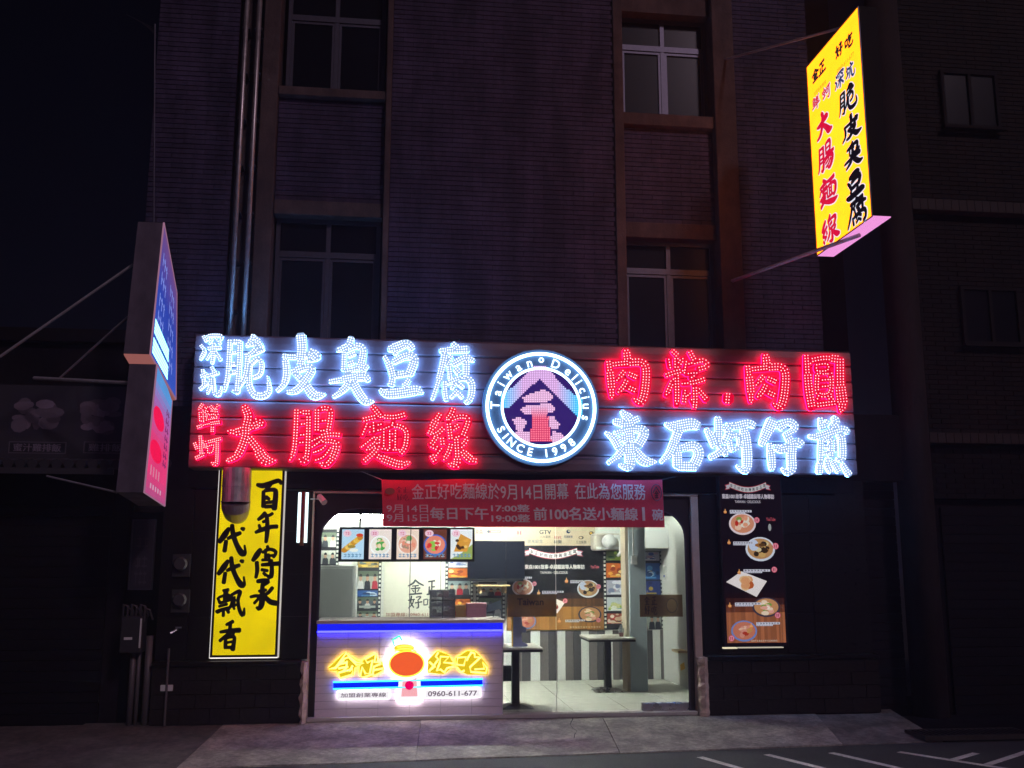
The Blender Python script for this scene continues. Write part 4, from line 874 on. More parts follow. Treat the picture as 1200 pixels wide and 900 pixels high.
# menu screens
y = .95
A = P(396.5, 658.3, y); B = P(556.5, 618, y)
ms = empty('menu_display', ((A[0]+B[0])/2, y, A[2]), 'row of five lit menu screens in a black frame over the counter', 'menu display')
MB().box(A[0], B[0], y+.004, y+.06, A[2], B[2]).build('frame', BLACKM, ms, bevel=.004)
for px in (422, 533): a = P(px, 610, y)[0]; MB().tube([(a, y+.03, B[2]), (a, y+.03, RZ+.1)], .012, 8).build('hanging_rod', BLACKM, ms)
rng = random.Random(11); kk = 1.15
for i, (xa, xb) in enumerate(((400, 427), (432, 459), (464.5, 491), (496, 523.6), (527.8, 553.8))):
    a = P(xa, 655.3, y); b = P(xb, 620.3, y); x0, x1, z0, z1 = a[0], b[0], a[2], b[2]; w = x1-x0; h = z1-z0
    m = MB(); C = lambda s_: mul(sr(s_), kk); yy = y
    m.rect(x0, x1, z0, z1, yy, C(['b8d8f0', 'f0e0d8', 'f0d8c8', '6a3828', 'e8ecf0'][i]))
    cx, cz = x0+w*.5, z0+h*.45
    if i == 0:
        for k in range(14): u = k/13; m.ell(x0+w*(.12+.7*u), z0+h*(.3+.42*u), w*.14, h*.09, yy-.001-.0002*k, C(rng.choice(['e8b848', 'f0c860', 'd8a030', 'c88828'])), 8)
        m.ell(x0+w*.8, z0+h*.8, w*.16, h*.06, yy-.005, C('d84828')); m.ell(x0+w*.55, z0+h*.3, w*.2, h*.06, yy-.005, C('f0f0e8')); m.ell(x0+w*.45, z0+h*.42, w*.18, h*.05, yy-.006, C('a08838'))
    if i == 1: dish(m, cx, cz, w*.46, h*.34, yy-.001, 'f8f8f8', 'f0e8e0', ['48a848', '68c058', 'f0d8b8', 'e8b890', '389038'], kk, rng, 26)
    if i == 2: dish(m, cx, cz+h*.05, w*.48, h*.36, yy-.001, 'f8e8e0', 'e8a890', ['e89078', 'f8e0d8', 'b08878', 'f0c0b0', '78a868'], kk, rng, 28)
    if i == 3: dish(m, cx, cz+h*.02, w*.5, h*.36, yy-.001, '3868c8', 'e88870', ['f0a090', 'd83838', 'f8d0c0', 'f0e8e0', 'c82830', '90c850'], kk, rng, 20)
    if i == 4:
        m.flat([(x0, z0), (x1, z0), (x1, z0+h*.5), (x0+w*.5, z0+h*.2)], yy-.001, C('98a858')); 
        m.flat([(x0+w*.15, z0+h*.25), (x0+w*.75, z0+h*.25), (x1-w*.05, z0+h*.65), (x0+w*.45, z0+h*.85)], yy-.002, C('d89838'))
        for k in range(10): m.ell(x0+w*rng.uniform(.25, .8), z0+h*rng.uniform(.32, .7), w*.09, h*.05, yy-.003-.0002*k, C(rng.choice(['f0c878', 'a06020', '402818', 'e8a848'])), 7)
    m.ell(x0+w*.24, z0+h*.86, w*.19, h*.115, yy-.0075, C('f0c8d8')); scribble(m, x0+w*.14, x0+w*.34, z0+h*.81, z0+h*.91, yy-.008, C('d04878'), 2, rng)
    scribble(m, x0+w*.08, x1-w*.08, z0+h*.06, z0+h*.19, yy-.0085, C('3080b0'), 5, rng); scribble(m, x0+w*.07, x1-w*.07, z0+h*.065, z0+h*.185, yy-.0078, C('f8f8f8'), 5, rng)
    m.build('screen', LIT, ms)
# pillar
A = P(734, 811, 1.67); B = P(757, 811, 1.67)
pil = empty('pillar', ((A[0]+B[0])/2, 1.8, 0), 'square pale blue grey pillar standing right of the black menu board', 'pillar')
MB().box(A[0]+.06, B[0]+.03, 1.66, 1.95, .006, RZ+.1).build('shaft', mat('pale_blue_paint', (0.60, 0.70, 0.74), .4, noise=.03), pil, bevel=.006)
MB().box(A[0]+.02, A[0]+.059, 1.68, 1.93, .006, RZ+.1).build('corner_board', mat('cream_paint', (.62, .52, .38), .5), pil)
a = P(743, 656, 1.65); bx = MB().box(a[0]-.04, a[0]+.04, 1.625, 1.659, a[2]-.06, a[2]+.05).build('switch_box', PLAST, pil, bevel=.006)
MB().tube([(a[0]-.01, 1.64, a[2]+.05), (a[0]-.012, 1.64, a[2]+.3), (a[0]-.01, 1.64, 2.6)], .01, 6).build('cable', PLAST, pil)
# air conditioner, wall fan
a = P(697, 645, 2.6); b = P(727, 625, 2.6)
ac = empty('air_conditioner', ((a[0]+b[0])/2, 2.6, a[2]), 'white air conditioner unit at the top of the wall beside the round fan', 'air conditioner')
MB().box(a[0], b[0], 2.6, YB-.002, a[2], b[2]).build('body', mat('warm_plastic', (.55, .5, .42), .4), ac, bevel=.02); MB().box(a[0]+.02, b[0]-.02, 2.585, 2.599, a[2]+.015, a[2]+.05).build('louvre', PLAST, ac)
a = P(715, 634, 2.4); fan = empty('wall_fan', (a[0], 2.5, a[2]), 'round white wall fan with curved hose in front of the air conditioner', 'wall fan')
m = MB(); ring = [[(a[0]+r*math.cos(t_), yy_, a[2]+r*math.sin(t_)) for t_ in [k*math.pi/12 for k in range(24)]] for r, yy_ in ((.085, 2.55), (.095, 2.45), (.09, 2.40), (.06, 2.37), (.03, 2.36))]
for q, w in zip(ring, ring[1:]):
    for k in range(24): m.face([q[k], q[(k+1) % 24], w[(k+1) % 24], w[k]])
m.face(ring[-1]); m.build('drum', PLAST, fan)
MB().tube([(a[0]+.05, 2.42, a[2]+.05), (a[0]+.12, 2.42, a[2]+.06), (a[0]+.155, 2.42, a[2]-.02), (a[0]+.15, 2.42, a[2]-.15), (a[0]+.10, 2.42, a[2]-.20)], [.03, .03, .028, .026, .018], 10).build('hose', PLAST, fan, smooth=True)
a = P(753, 645, 2.5); b = P(778, 619, 2.5)
ac = empty('air_conditioner', ((a[0]+b[0])/2, 2.5, a[2]), 'pale blue white air conditioner hung right of the pillar', 'air conditioner')
MB().box(a[0], b[0]+.1, 2.5, YB-.002, a[2]+.02, b[2]+.05).build('body', PLAST, ac, bevel=.02); MB().box(a[0]+.02, b[0]+.08, 2.485, 2.499, a[2]+.03, a[2]+.06).build('louvre', PLAST, ac)
a = P(780, 680, 2.6); b = P(788, 663, 2.6); sd = empty('soap_dispenser', (a[0], 2.6, a[2]), 'small white dispenser on the wall above the brown door decal', 'dispenser')
MB().box(a[0], b[0], 2.62, YB-.002, a[2], b[2]).build('body', PLAST, sd, bevel=.008); MB().box(a[0]-.012, a[0]-.001, 2.63, 2.66, a[2]+.04, a[2]+.07).build('indicator', mat('blue_plastic', (.05, .1, .4), .4), sd)
# shelf corner and yellow sticker on the right wall
a = PX(799, 762, RX1); MB().box(RX1-.12, RX1-.001, a[1]-.25, a[1]+.05, a[2]-.015, a[2]+.015).build('corner_shelf', WOODL, None, bevel=.003, label='tiny yellow wood shelf on the right wall behind the door glass', cat='shelf')
a = PX(800, 781, RX1); MB().hexa([(RX1-.004, a[1]-.1, a[2]-.02), (RX1-.004, a[1]+.08, a[2]-.06), (RX1-.004, a[1]+.1, a[2]+.01), (RX1-.004, a[1]-.08, a[2]+.06), (RX1-.001, a[1]-.1, a[2]-.02), (RX1-.001, a[1]+.08, a[2]-.06), (RX1-.001, a[1]+.1, a[2]+.01), (RX1-.001, a[1]-.08, a[2]+.06)], sr('e8b020')).build('warning_sticker', PRINT, None, label='tilted yellow sticker low on the right wall', cat='sticker')
# tables
def table(pxc, pyb, hw, label):
    b = PZ(pxc, pyb, .006); x, y = b[0], b[1]+.22; h = .64
    t = empty('bar_table', (x, y, .006), label, 'table', 'black pedestal tables')
    MB().box(x-hw, x+hw, y-.3, y+.3, h-.003, h+.022).build('tabletop', mat('table_white', (.6, .57, .5), .3), t, bevel=.006)
    MB().box(x-hw+.004, x+hw-.004, y-.296, y+.296, h-.026, h-.004).build('edge_band', BLACKM, t)
    MB().box(x-.042, x+.042, y-.042, y+.042, .04, h-.027).build('post', BLACKM, t, bevel=.006)
    m = MB(); q = .19; m.hexa([(x-q, y-q, .006), (x+q, y-q, .006), (x+q, y+q, .006), (x-q, y+q, .006), (x-.06, y-.06, .045), (x+.06, y-.06, .045), (x+.06, y+.06, .045), (x-.06, y+.06, .045)], (.05, .05, .05)).build('base_plate', STEEL if hw > .27 else BLACKM, t)
    return x, y, h+.022
tx1 = table(607, 832, .265, 'black pedestal table beside the tiled counter, carrying the blue white holder')
tx2 = table(717, 812, .295, 'black pedestal table in front of the pillar, carrying a small sauce cup')
x, y, z = tx1[0]+.03, tx1[1]-.12, tx1[2]
hd = empty('menu_holder', (x, y, z), 'tall blue white stepped cardboard holder standing on the left table', 'holder')
MB().prism([(x-.07, z), (x+.09, z), (x+.09, z+.02), (x+.03, z+.05), (x+.02, z+.15), (x+.075, z+.15), (x+.075, z+.20), (x+.03, z+.22), (x+.03, z+.40), (x-.02, z+.42), (x-.07, z+.40)], y, y+.05, sr('b8c4f4')).build('card', PAINT, hd)
MB().box(x-.082, x-.071, y, y+.05, z, z+.4, sr('f0b828')).build('yellow_edge', PRINT, hd)
x, y, z = tx2[0]+.16, tx2[1]-.1, tx2[2]
cp = empty('sauce_cup', (x, y, z), 'small clear cup of red sauce with a straw on the right table', 'cup')
MB().lathe(x, y, [(.026, z), (.032, z+.05)], 14).build('sauce', mat('sauce_red', (.12, .02, .02), .3), cp); MB().lathe(x, y, [(.034, z+.051), (.036, z+.1), (.02, z+.11), (.02, z+.14)], 14).build('lid', CASE, cp)
MB().tube([(x, y, z+.14), (x+.02, y, z+.17), (x-.05, y, z+.19)], .005, 6).build('straw', BLACKM, cp)
# ribbed black bag on the floor left of the left table
a = PZ(594, 822, .0); m = MB()
bz = P(594, 801, .75)[2]; bx_ = P(595, 790, .75)[0]
bgp = empty('black_bag', (bx_, .8, bz), 'small ribbed black bag hanging by the back of the tiled counter', 'bag')
for k in range(4): MB().lathe(bx_-.03+.02*k, .8, [(.02, bz+.02), (.035, bz+.05), (.03, bz+.1), (.036, bz+.14), (.015, bz+.19)], 10).build('rib', BLACKM, bgp, smooth=True)

# ------------------------------------------------------------------ counter
cx0, cx1 = P(370, 780, -.02)[0], P(589, 780, -.02)[0]
ct = empty('tiled_counter', ((cx0+cx1)/2, .2, 0), 'pale glazed tile counter with a blue light strip under its white top', 'counter')
MB().box(cx0+.004, cx1-.004, -.008, .56, .02, cz0-.03).build('body', GROUT, ct)
MB().box(cx0-.005, cx1+.02, -.06, .60, cz0-.028, cz0+.004).build('worktop', mat('worktop', (.62, .56, .52), .25), ct, bevel=.004)
zlb = PZZ(480, 741, -.02)
MB().box(cx0+.006, cx1-.006, -.045, -.032, cz0-.115, cz0-.098, (.3, .3, 24)).build('blue_led_strip', GLOW, ct)
MB().box(cx0+.004, cx1-.004, -.05, -.046, cz0-.095, cz0-.0285, (.01, .015, .95)).build('blue_glow_band', GLOW, ct)  # glowing band added to imitate the top tiles flooded blue by the strip
MB().box(cx0-.002, cx1+.004, -.035, .05, 0.0, .022).build('plinth', PLAST, ct, bevel=.002)
MB().box(cx1-.003, cx1+.004, -.022, .5, .022, cz0-.03).build('corner_bead', PLAST, ct)
rows = 12; hz = (cz0-.034-.024)/rows; nx = 6; wx = (cx1-.004-cx0)/nx
for j in range(rows):
    off = 0
    for i in range(nx): piece('tile', CTILE, ct, cx0+i*wx+.003, cx0+(i+1)*wx-.003, -.020+random.uniform(-.0008, .0008), -.0085, .024+j*hz+.002, .024+(j+1)*hz-.002, bev=.02)
# neon sign on the counter front
YN = -.045
def N(sx, sy, d=0.0): p = P(360+sx/5, 700+sy/5, YN-d); return p
ns = empty('neon_sign', (N(590, 400)[0], YN, N(590, 600)[2]), 'neon sign on the counter with yellow brush characters, blue bar and phone number', 'neon sign')
def loop(pts, org, sc, r, col, closed, d=.014):
    q = [P(org[0]+a/sc, org[1]+b/sc, YN-d) for a, b in pts]; return MB().tube(q, r, 6, col, closed)
YEL = (2.6, 2.1, .42); CY = (.12, 1.5, 2.4); WH = (2.6, 2.5, 2.6)
plates = {'neon_character': []}
def neon_char(hull, org, sc, lines, lab):
    pl = MB(); h = [P(org[0]+a/sc, org[1]+b/sc, YN) for a, b in hull]
    pl.prism([(p[0], p[2]) for p in h], YN-.003, YN+.006, (.80, .56, .01), (7.5, 4.6, 0.4))
    o = pl.build('neon_character', GLOW, ns, label=lab)
    m = MB()
    for ln, cl in lines:
        q = [P(org[0]+a/sc, org[1]+b/sc, YN-.016) for a, b in ln]; m.tube(q, .0095, 6, YEL, cl)
    m.build('neon_tube', GLOW, o)
o1 = (380, 740)
neon_char([(70, 640), (370, 360), (560, 500), (700, 560), (600, 600), (530, 640), (510, 770), (290, 840), (240, 800), (230, 690), (100, 690)], o1, 15, [
    ([(90, 660), (200, 630), (380, 385), (560, 540), (690, 560), (570, 590), (430, 450), (350, 480), (200, 650)], True), ([(350, 510), (260, 580), (400, 545)], False), ([(400, 520), (390, 640), (300, 720)], False),
    ([(250, 650), (420, 620)], False), ([(500, 600), (440, 700)], False), ([(250, 725), (500, 660), (490, 760), (280, 825), (250, 770)], True)], 'yellow neon first character 金')
neon_char([(620, 620), (700, 480), (880, 370), (930, 420), (930, 530), (1020, 540), (1050, 660), (1030, 720), (880, 790), (690, 820), (620, 790)], o1, 15, [
    ([(880, 395), (710, 490), (760, 550), (850, 500), (800, 740), (720, 740), (670, 625), (630, 780), (690, 810), (850, 750), (870, 620), (1000, 565), (1000, 540), (880, 540), (910, 410)], True), ([(870, 680), (1035, 650), (1035, 700), (920, 765), (860, 775)], True)], 'yellow neon second character 正')
o2 = (440, 740)
neon_char([(490, 270), (580, 180), (690, 220), (740, 320), (640, 400), (490, 385)], o2, 8, [
    ([(590, 195), (565, 235), (590, 260), (540, 330), (500, 375)], False), ([(505, 285), (560, 335), (530, 350)], False), ([(610, 235), (690, 238), (640, 290), (725, 300), (735, 325), (670, 345), (645, 385), (610, 355), (575, 370), (600, 300)], True)], 'yellow neon third character 好')
neon_char([(750, 250), (860, 180), (930, 185), (990, 240), (1055, 330), (1050, 405), (860, 405), (760, 350)], o2, 8, [
    ([(770, 245), (762, 310), (830, 318), (848, 240)], True), ([(762, 335), (800, 380), (835, 365)], False), ([(905, 190), (870, 240), (855, 275)], False), ([(890, 195), (930, 205), (930, 240), (985, 242), (885, 335), (895, 380), (1035, 390), (1045, 340), (1005, 290), (1020, 350), (930, 355)], False)], 'yellow neon fourth character 吃')
q = [(152, 497), (1028, 478), (1028, 516), (152, 537)]
b = MB(); h = [N(a, c) for a, c in q]; b.prism([(p[0], p[2]) for p in h], YN-.002, YN+.006, (.0, .02, 1.0), (0, .1, 7))
o = b.build('blue_bar', GLOW, ns); MB().tube([N(a, c, .014) for a, c in q], .0085, 6, CY, True).build('neon_tube', GLOW, o)
for (xa, xb, ya, yb, s_) in ((178, 480, 547, 597, '加盟創業專線'), (690, 1012, 535, 590, '0960-611-677')):
    A = N(xa, yb); B = N(xb, ya); n = 7; pts = []
    w = (B[0]-A[0])/n; r = (B[2]-A[2])/2
    top = [(A[0]+w*(i/4), B[2]-(r*.10)*abs(math.sin(i*math.pi/4))) for i in range(n*4+1)]; bot = [(x_, A[2]+(r*.10)*abs(math.sin(k*math.pi/4))) for k, (x_, _) in enumerate(top)]
    o = MB().prism(top+bot[::-1], YN-.006, YN+.006, (1.0, .95, 1.0), (9, 8.4, 9)).build('number_plate' if '-' in s_ else 'word_plate', GLOW, ns)
    t = MB(); text_box(t, s_, A[0]+.03, B[0]-.03, A[2]+.017, B[2]-.017, YN-.009, (.10, .05, .10), .02); t.build('lettering', GLOW, o)
# plain round neon (generic, stands where the photo has a cartoon figure)
c = N(583, 370); R1 = .205
o = MB().prism(ellipse(c[0], c[2], R1, R1*.98, 28), YN-.022, YN-.004, (1.15, 1.1, 1.15), (10, 9, 9.6)).build('round_neon_plate', GLOW, ns)
MB().prism(ellipse(c[0], c[2]-.03, R1*.86, R1*.62, 26), YN-.026, YN-.0221, (.95, .12, .03)).build('red_disc', GLOW, o)
MB().tube([(c[0]+R1*.86*math.cos(a), YN-.03, c[2]-.03+R1*.62*math.sin(a)) for a in [k*math.pi/14 for k in range(28)]], .007, 6, (2.2, 1.5, .1), True).build('neon_tube', GLOW, o)
MB().prism(ellipse(c[0]-.03, c[2]+R1*.62, R1*.5, R1*.18, 16), YN-.027, YN-.0221, (.9, .75, .02)).build('yellow_disc', GLOW, o)
for (ra_, rb_, a0_, a1_, cc_) in ((.60, .42, 20, 150, (2.2, 1.7, .2)), (.80, .62, 60, 120, (2.2, 1.7, .2))):
    MB().tube([(c[0]-.02+R1*ra_*math.cos(math.radians(a0_+(a1_-a0_)*k/10)), YN-.031, c[2]+.07+R1*rb_*.6*math.sin(math.radians(a0_+(a1_-a0_)*k/10))) for k in range(11)], .006, 6, cc_).build('neon_tube', GLOW, o)
MB().tube([(c[0]-.13, YN-.03, c[2]+.15), (c[0]-.15, YN-.03, c[2]+.21), (c[0]-.08, YN-.03, c[2]+.25), (c[0]-.05, YN-.03, c[2]+.20)], .009, 6, (.05, 1.6, .7)).build('neon_tube', GLOW, o)
cb_ = N(598, 520); w = .10
o = MB().prism([(cb_[0]-w*1.2, cb_[2]-.16), (cb_[0]+w*1.25, cb_[2]-.16), (cb_[0]+w*1.1, cb_[2]+.12), (cb_[0]-w*1.05, cb_[2]+.12)], YN-.018, YN-.004, (1.15, 1.05, 1.1), (10, 8.6, 9)).build('lower_neon_plate', GLOW, ns)
MB().prism([(cb_[0]-w*.8, cb_[2]-.10), (cb_[0]+w*.85, cb_[2]-.10), (cb_[0]+w*.7, cb_[2]+.09), (cb_[0]-w*.65, cb_[2]+.09)], YN-.021, YN-.0181, (1.0, .45, .5)).build('pink_panel', GLOW, o)
MB().prism(ellipse(cb_[0], cb_[2]+.01, .045, .045, 20), YN-.024, YN-.0211, (.9, .0, .12)).build('red_disc', GLOW, o)
# things on the counter
zc2 = cz0+.004
a = P(503, 726, .45); b = P(533, 691, .45)
rk = empty('plastic_rack', ((a[0]+b[0])/2, .4, zc2), 'clear plastic case with shelves of small packets on the counter', 'case')
MB().box(a[0], b[0], .33, .335, zc2, b[2]).build('front_sheet', CASE, rk); MB().box(a[0], b[0], .50, .505, zc2, b[2]).build('back_sheet', CASE, rk)
MB().box(a[0], a[0]+.005, .336, .499, zc2, b[2]).build('side_sheet', CASE, rk); MB().box(b[0]-.005, b[0], .336, .499, zc2, b[2]).build('side_sheet', CASE, rk)
for k in range(3):
    z = zc2+.02+k*(b[2]-zc2)*.33; MB().box(a[0]+.006, b[0]-.006, .336, .499, z, z+.004).build('shelf', CASE, rk)
    m = MB(); rg = random.Random(k)
    for i in range(4): x = a[0]+.02+i*.065; m.box(x, x+.055, .36, .45, z+.005, z+.005+rg.uniform(.03, .075), sr(rg.choice(['c8ccd0', 'a8b4bc', 'd8a8a8', 'e0e4e4'])))
    m.build('packets', PAINT, rk)
m = MB(); 
for i in range(3): x = a[0]+.01+(b[0]-a[0]-.02)*i/2; m.box(x-.004, x+.004, .324, .329, zc2, b[2], sr('70787c'))
m.box(a[0], b[0], .324, .329, zc2+(b[2]-zc2)*.62, zc2+(b[2]-zc2)*.62+.008, sr('50585c')); m.build('frame_bars', PAINT, rk)
a = P(547, 724, .47); b = P(570, 708, .47); bxp = empty('pink_box', ((a[0]+b[0])/2, .3, zc2), 'pale pink cardboard box at the right end of the counter', 'box')
MB().box(a[0], b[0], .47, .57, zc2, zc2+b[2]-a[2], sr('f0b4c0')).build('body', PAINT, bxp, bevel=.003); MB().box(a[0]-.004, b[0]+.004,   .466, .574, zc2+(b[2]-a[2])*.72, zc2+b[2]-a[2]+.004, sr('eab0ba')).build('lid', PAINT, bxp, bevel=.003)
a = P(532, 724, .51); b = P(546, 710, .51); bxy = empty('tan_box', ((a[0]+b[0])/2, .36, zc2), 'small tan cardboard box with a red side between the rack and pink box', 'box')
MB().box(a[0], b[0], .51, .58, zc2, zc2+b[2]-a[2], sr('c8a868')).build('body', PAINT, bxy, bevel=.003); MB().box(a[0]-.004, a[0]+.02, .507, .5099, zc2+.01, zc2+.06, sr('c03038')).build('label_patch', PRINT, bxy)
a = P(571, 722, .4); nt_ = MB(); nt_.hexa([(a[0], .42, a[2]+.04), (a[0]+.16, .42, a[2]+.08), (a[0]+.15, .42, a[2]+.17), (a[0]+.01, .42, a[2]+.12), (a[0], .424, a[2]+.04), (a[0]+.16, .424, a[2]+.08), (a[0]+.15, .424, a[2]+.17), (a[0]+.01, .424, a[2]+.12)], sr('8098a8'))
nt_.tube([(a[0]+.07, .43, zc2), (a[0]+.07, .426, a[2]+.1)], .006, 6, sr('505860')); nt_.build('card_sign', PAINT, None, label='tilted pale blue card on a thin stem beside the pink box', cat='card sign')

# ------------------------------------------------------------------ the LED sign board
YS = -.35
sgl, sgr = -2.06, 5.06; sgt, sgb = 3.905, 2.515
sb = empty('led_sign_board', ((sgl+sgr)/2, YS, sgb), 'wide sign board of metal strips with white and red LED brush characters', 'sign board')
MB().box(sgl, sgr, YS+.03, -.005, sgb+.001, sgt-.001).build('box_frame', mat('sign_box', (.05, .03, .03), .5), sb)
npn = 8; ph = (sgt-sgb)/npn
for k in range(npn):
    z0 = sgb+k*ph; m = MB()
    pr = [(YS+.029, z0+.004), (YS+.004, z0+.006), (YS-.003, z0+.020), (YS-.006, z0+ph*.5), (YS-.002, z0+ph-.02), (YS+.012, z0+ph-.003), (YS+.029, z0+ph-.002)]
    for (a, b), (c, d) in zip(pr, pr[1:]): m.face([(sgl, a, b), (sgr, a, b), (sgr, c, d), (sgl, c, d)])
    m.face([(sgl, a, b) for a, b in pr[::-1]]); m.face([(sgr, a, b) for a, b in pr])
    m.build('panel_strip', PANEL, sb)
for (xa, xb, yp) in ((455, 508, 534), (565, 600, 535), (663, 697, 537.5)):
    A = P(xa, yp, YS-.012); B = P(xb, yp, YS-.012); MB().tube([A, B], .004, 6).build('seam_wire', ALU, sb)
def led_char(name, key, white, shift=(0, 0), sp=None, small=False, lab=None):
    sts = glyph(key); sts = [[(x+shift[0], y+shift[1], w*1.12) for x, y, w in s] for s in sts]
    yf = YS-.062; mp = lambda u, v, y: P(u, v, y)[:1]+(y,)+P(u, v, yf)[2:]
    mp = lambda u, v, y: (P(u, v, yf)[0], y, P(u, v, yf)[2])
    pl = MB()
    if white: front, halo, dotc, grow = (.36, .54, .88), (3.2, 11.0, 27.0), (2.3, 2.4, 2.5), .25
    else: front, halo, dotc, grow = (.82, .0, .035), (13.0, .04, .8), (2.7, 1.25, 1.4), 1.0  # plates widened and rims made to glow, imitating bloom around the LEDs
    if small: grow *= .7; halo = mul(halo, .7)
    for k, st in enumerate(sts):
        q = smooth_stroke(st, 2.0)
        add_stroke(pl, q, grow, mp, yf-.0004*k, yf+.022, front, halo)
    o = pl.build('led_character', GLOW, sb, label=lab)
    sp = sp or (2.75 if white else 3.3)
    pts = stroke_dots([[(x, y, max(w-(1.3 if not small else .9), .3)) for x, y, w in s] for s in sts], sp)
    d = MB(); r = .0070 if not small else .0060
    d.dots([(P(a, b, yf)[0], P(a, b, yf)[2]) for a, b in pts], yf-.009, r if white else r*.93, dotc, r*.7)
    d.build('led_dots', DOT, o, kind='stuff')
for key, w, sh, small, lab in (('shen', 1, (0, 0), 1, 'small white LED character 深'), ('keng', 1, (0, 0), 1, 'small white LED character 坑'), ('cui', 1, (0, 0), 0, 'white LED character 脆'), ('pi', 1, (0, 0), 0, 'white LED character 皮'),
        ('chou', 1, (0, 0), 0, 'white LED character 臭'), ('dou', 1, (0, 0), 0, 'white LED character 豆'), ('fu', 1, (0, 0), 0, 'white LED character 腐'), ('xian', 0, (0, 0), 1, 'small red LED character 鮮'), ('he', 0, (0, 0), 1, 'small red LED character 蚵'),
        ('da', 0, (0, 0), 0, 'red LED character 大'), ('chang', 0, (0, 0), 0, 'red LED character 腸'), ('mian', 0, (0, 0), 0, 'red LED character 麵'), ('xian2', 0, (0, 0), 0, 'red LED character 線'), ('rou', 0, (0, 0), 0, 'red LED character 肉 left of 粽'),
        ('zong', 0, (0, 0), 0, 'red LED character 粽'), ('dian', 0, (0, 0), 0, 'red LED dot between the characters'), ('rou', 0, (163.2, 5.5), 0, 'red LED character 肉 left of 圓'), ('yuan', 0, (0, 0), 0, 'red LED character 圓'), ('dong', 1, (0, 0), 0, 'white LED character 東'),
        ('shi', 1, (0, 0), 0, 'white LED character 石'), ('he2', 1, (0, 0), 0, 'white LED character 蚵'), ('zai', 1, (0, 0), 0, 'white LED character 仔'), ('jian', 1, (0, 0), 0, 'white LED character 煎')):
    led_char(key, key, w, sh, 2.35 if small else None, small, lab)

# ------------------------------------------------------------------ round LED emblem on the sign board
YE = YS-.075
E = lambda a, b, y=YE: (P(560+a/6.207, 405+b/6.207, YE)[0], y, P(560+a/6.207, 405+b/6.207, YE)[2])
ec = E(460, 447); er = (E(860, 447)[0]-E(60, 447)[0])/2
em = empty('round_led_emblem', (ec[0], YE, ec[2]-er), 'round LED emblem in blue and white with a mountain mark, mounted on the sign board', 'emblem')
MB().prism(ellipse(ec[0], ec[2], er*1.06, er*1.06, 48), YE+.012, YS-.008, (.10, .13, .22)).build('back_disc', mat('emblem_back', (.09, .19, .42), .5), em)
def ring(r, rt, col, nm, y=YE):
    o = MB().tube([(ec[0]+r*math.cos(a), y, ec[2]+r*math.sin(a)) for a in [k*2*math.pi/72 for k in range(72)]], rt, 8, col, True).build(nm, GLOW, em); return o
o = ring(er*.975, .0165, (3.0, 4.6, 5.2), 'outer_ring', YE-.012)
d = MB(); d.dots([(ec[0]+er*.975*math.cos(a), ec[2]+er*.975*math.sin(a)) for a in [k*2*math.pi/150 for k in range(150)]], YE-.0295, .0055, (3.5, 3.5, 3.5)); d.build('led_dots', DOT, o, kind='stuff')
o = ring(er*.708, .0135, (2.4, 3.6, 4.2), 'inner_ring', YE-.012)
MB().prism(ellipse(ec[0], ec[2], er*.70, er*.70, 44), YE-.002, YE+.011, (.035, .014, .16), (.2, .1, .6)).build('purple_disc', GLOW, em)
t = MB(); rr = er*.838
def arc_text(mb, ch, deg, flip, h=.098, wmax=.1, bold=.0):
    vs, fs, w_, h_ = text2d(ch, bold); a = math.radians(deg); s = h/.73
    if ch in 'awncius': pass
    rot = a-math.pi/2 if not flip else a+math.pi/2
    cx, cz = ec[0]+rr*math.cos(a), ec[2]+rr*math.sin(a); ca, sa = math.cos(rot), math.sin(rot); b = len(mb.v)
    wd, hd_ = w_*s, h_*s
    for u, v in vs:
        X = (u-.5)*wd; Z = v*hd_-h/2; mb.v.append((cx+X*ca-Z*sa, YE-.010, cz+X*sa+Z*ca))
    for f in fs: mb.f.append(tuple(b+i for i in f)); mb.c.append((2.0, 2.6, 2.8))
for ch, dg_ in zip('Taiwan', (179, 163, 151, 137, 120, 105)): arc_text(t, ch, dg_, False, bold=.012)
for ch, dg_ in zip('Delicius', (71, 53, 42, 34, 23, 13, 2, -13)): arc_text(t, ch, dg_, False, bold=.012)
for ch, dg_ in zip('SINCE', (210, 220, 230, 243, 256)): arc_text(t, ch, dg_, True, h=.085, bold=.02)
for ch, dg_ in zip('1998', (276, 287, 299, 311)): arc_text(t, ch, dg_, True, h=.085, bold=.02)
q = E(460, 107); t.tube([(q[0]+.022*math.cos(a), YE-.012, q[2]+.022*math.sin(a)) for a in [k*math.pi/6 for k in range(12)]], .008, 6, (1.8, 2.4, 2.6), True)
t.build('lettering', GLOW, em)
def inside(p, poly):
    c = False; n = len(poly)
    for i in range(n):
        x1, y1 = poly[i]; x2, y2 = poly[i-1]
        if (y1 > p[1]) != (y2 > p[1]) and p[0] < (x2-x1)*(p[1]-y1)/(y2-y1)+x1: c = not c
    return c
def lerp3(a, b, t): t = max(0, min(1, t)); return tuple(a[i]+(b[i]-a[i])*t for i in range(3))
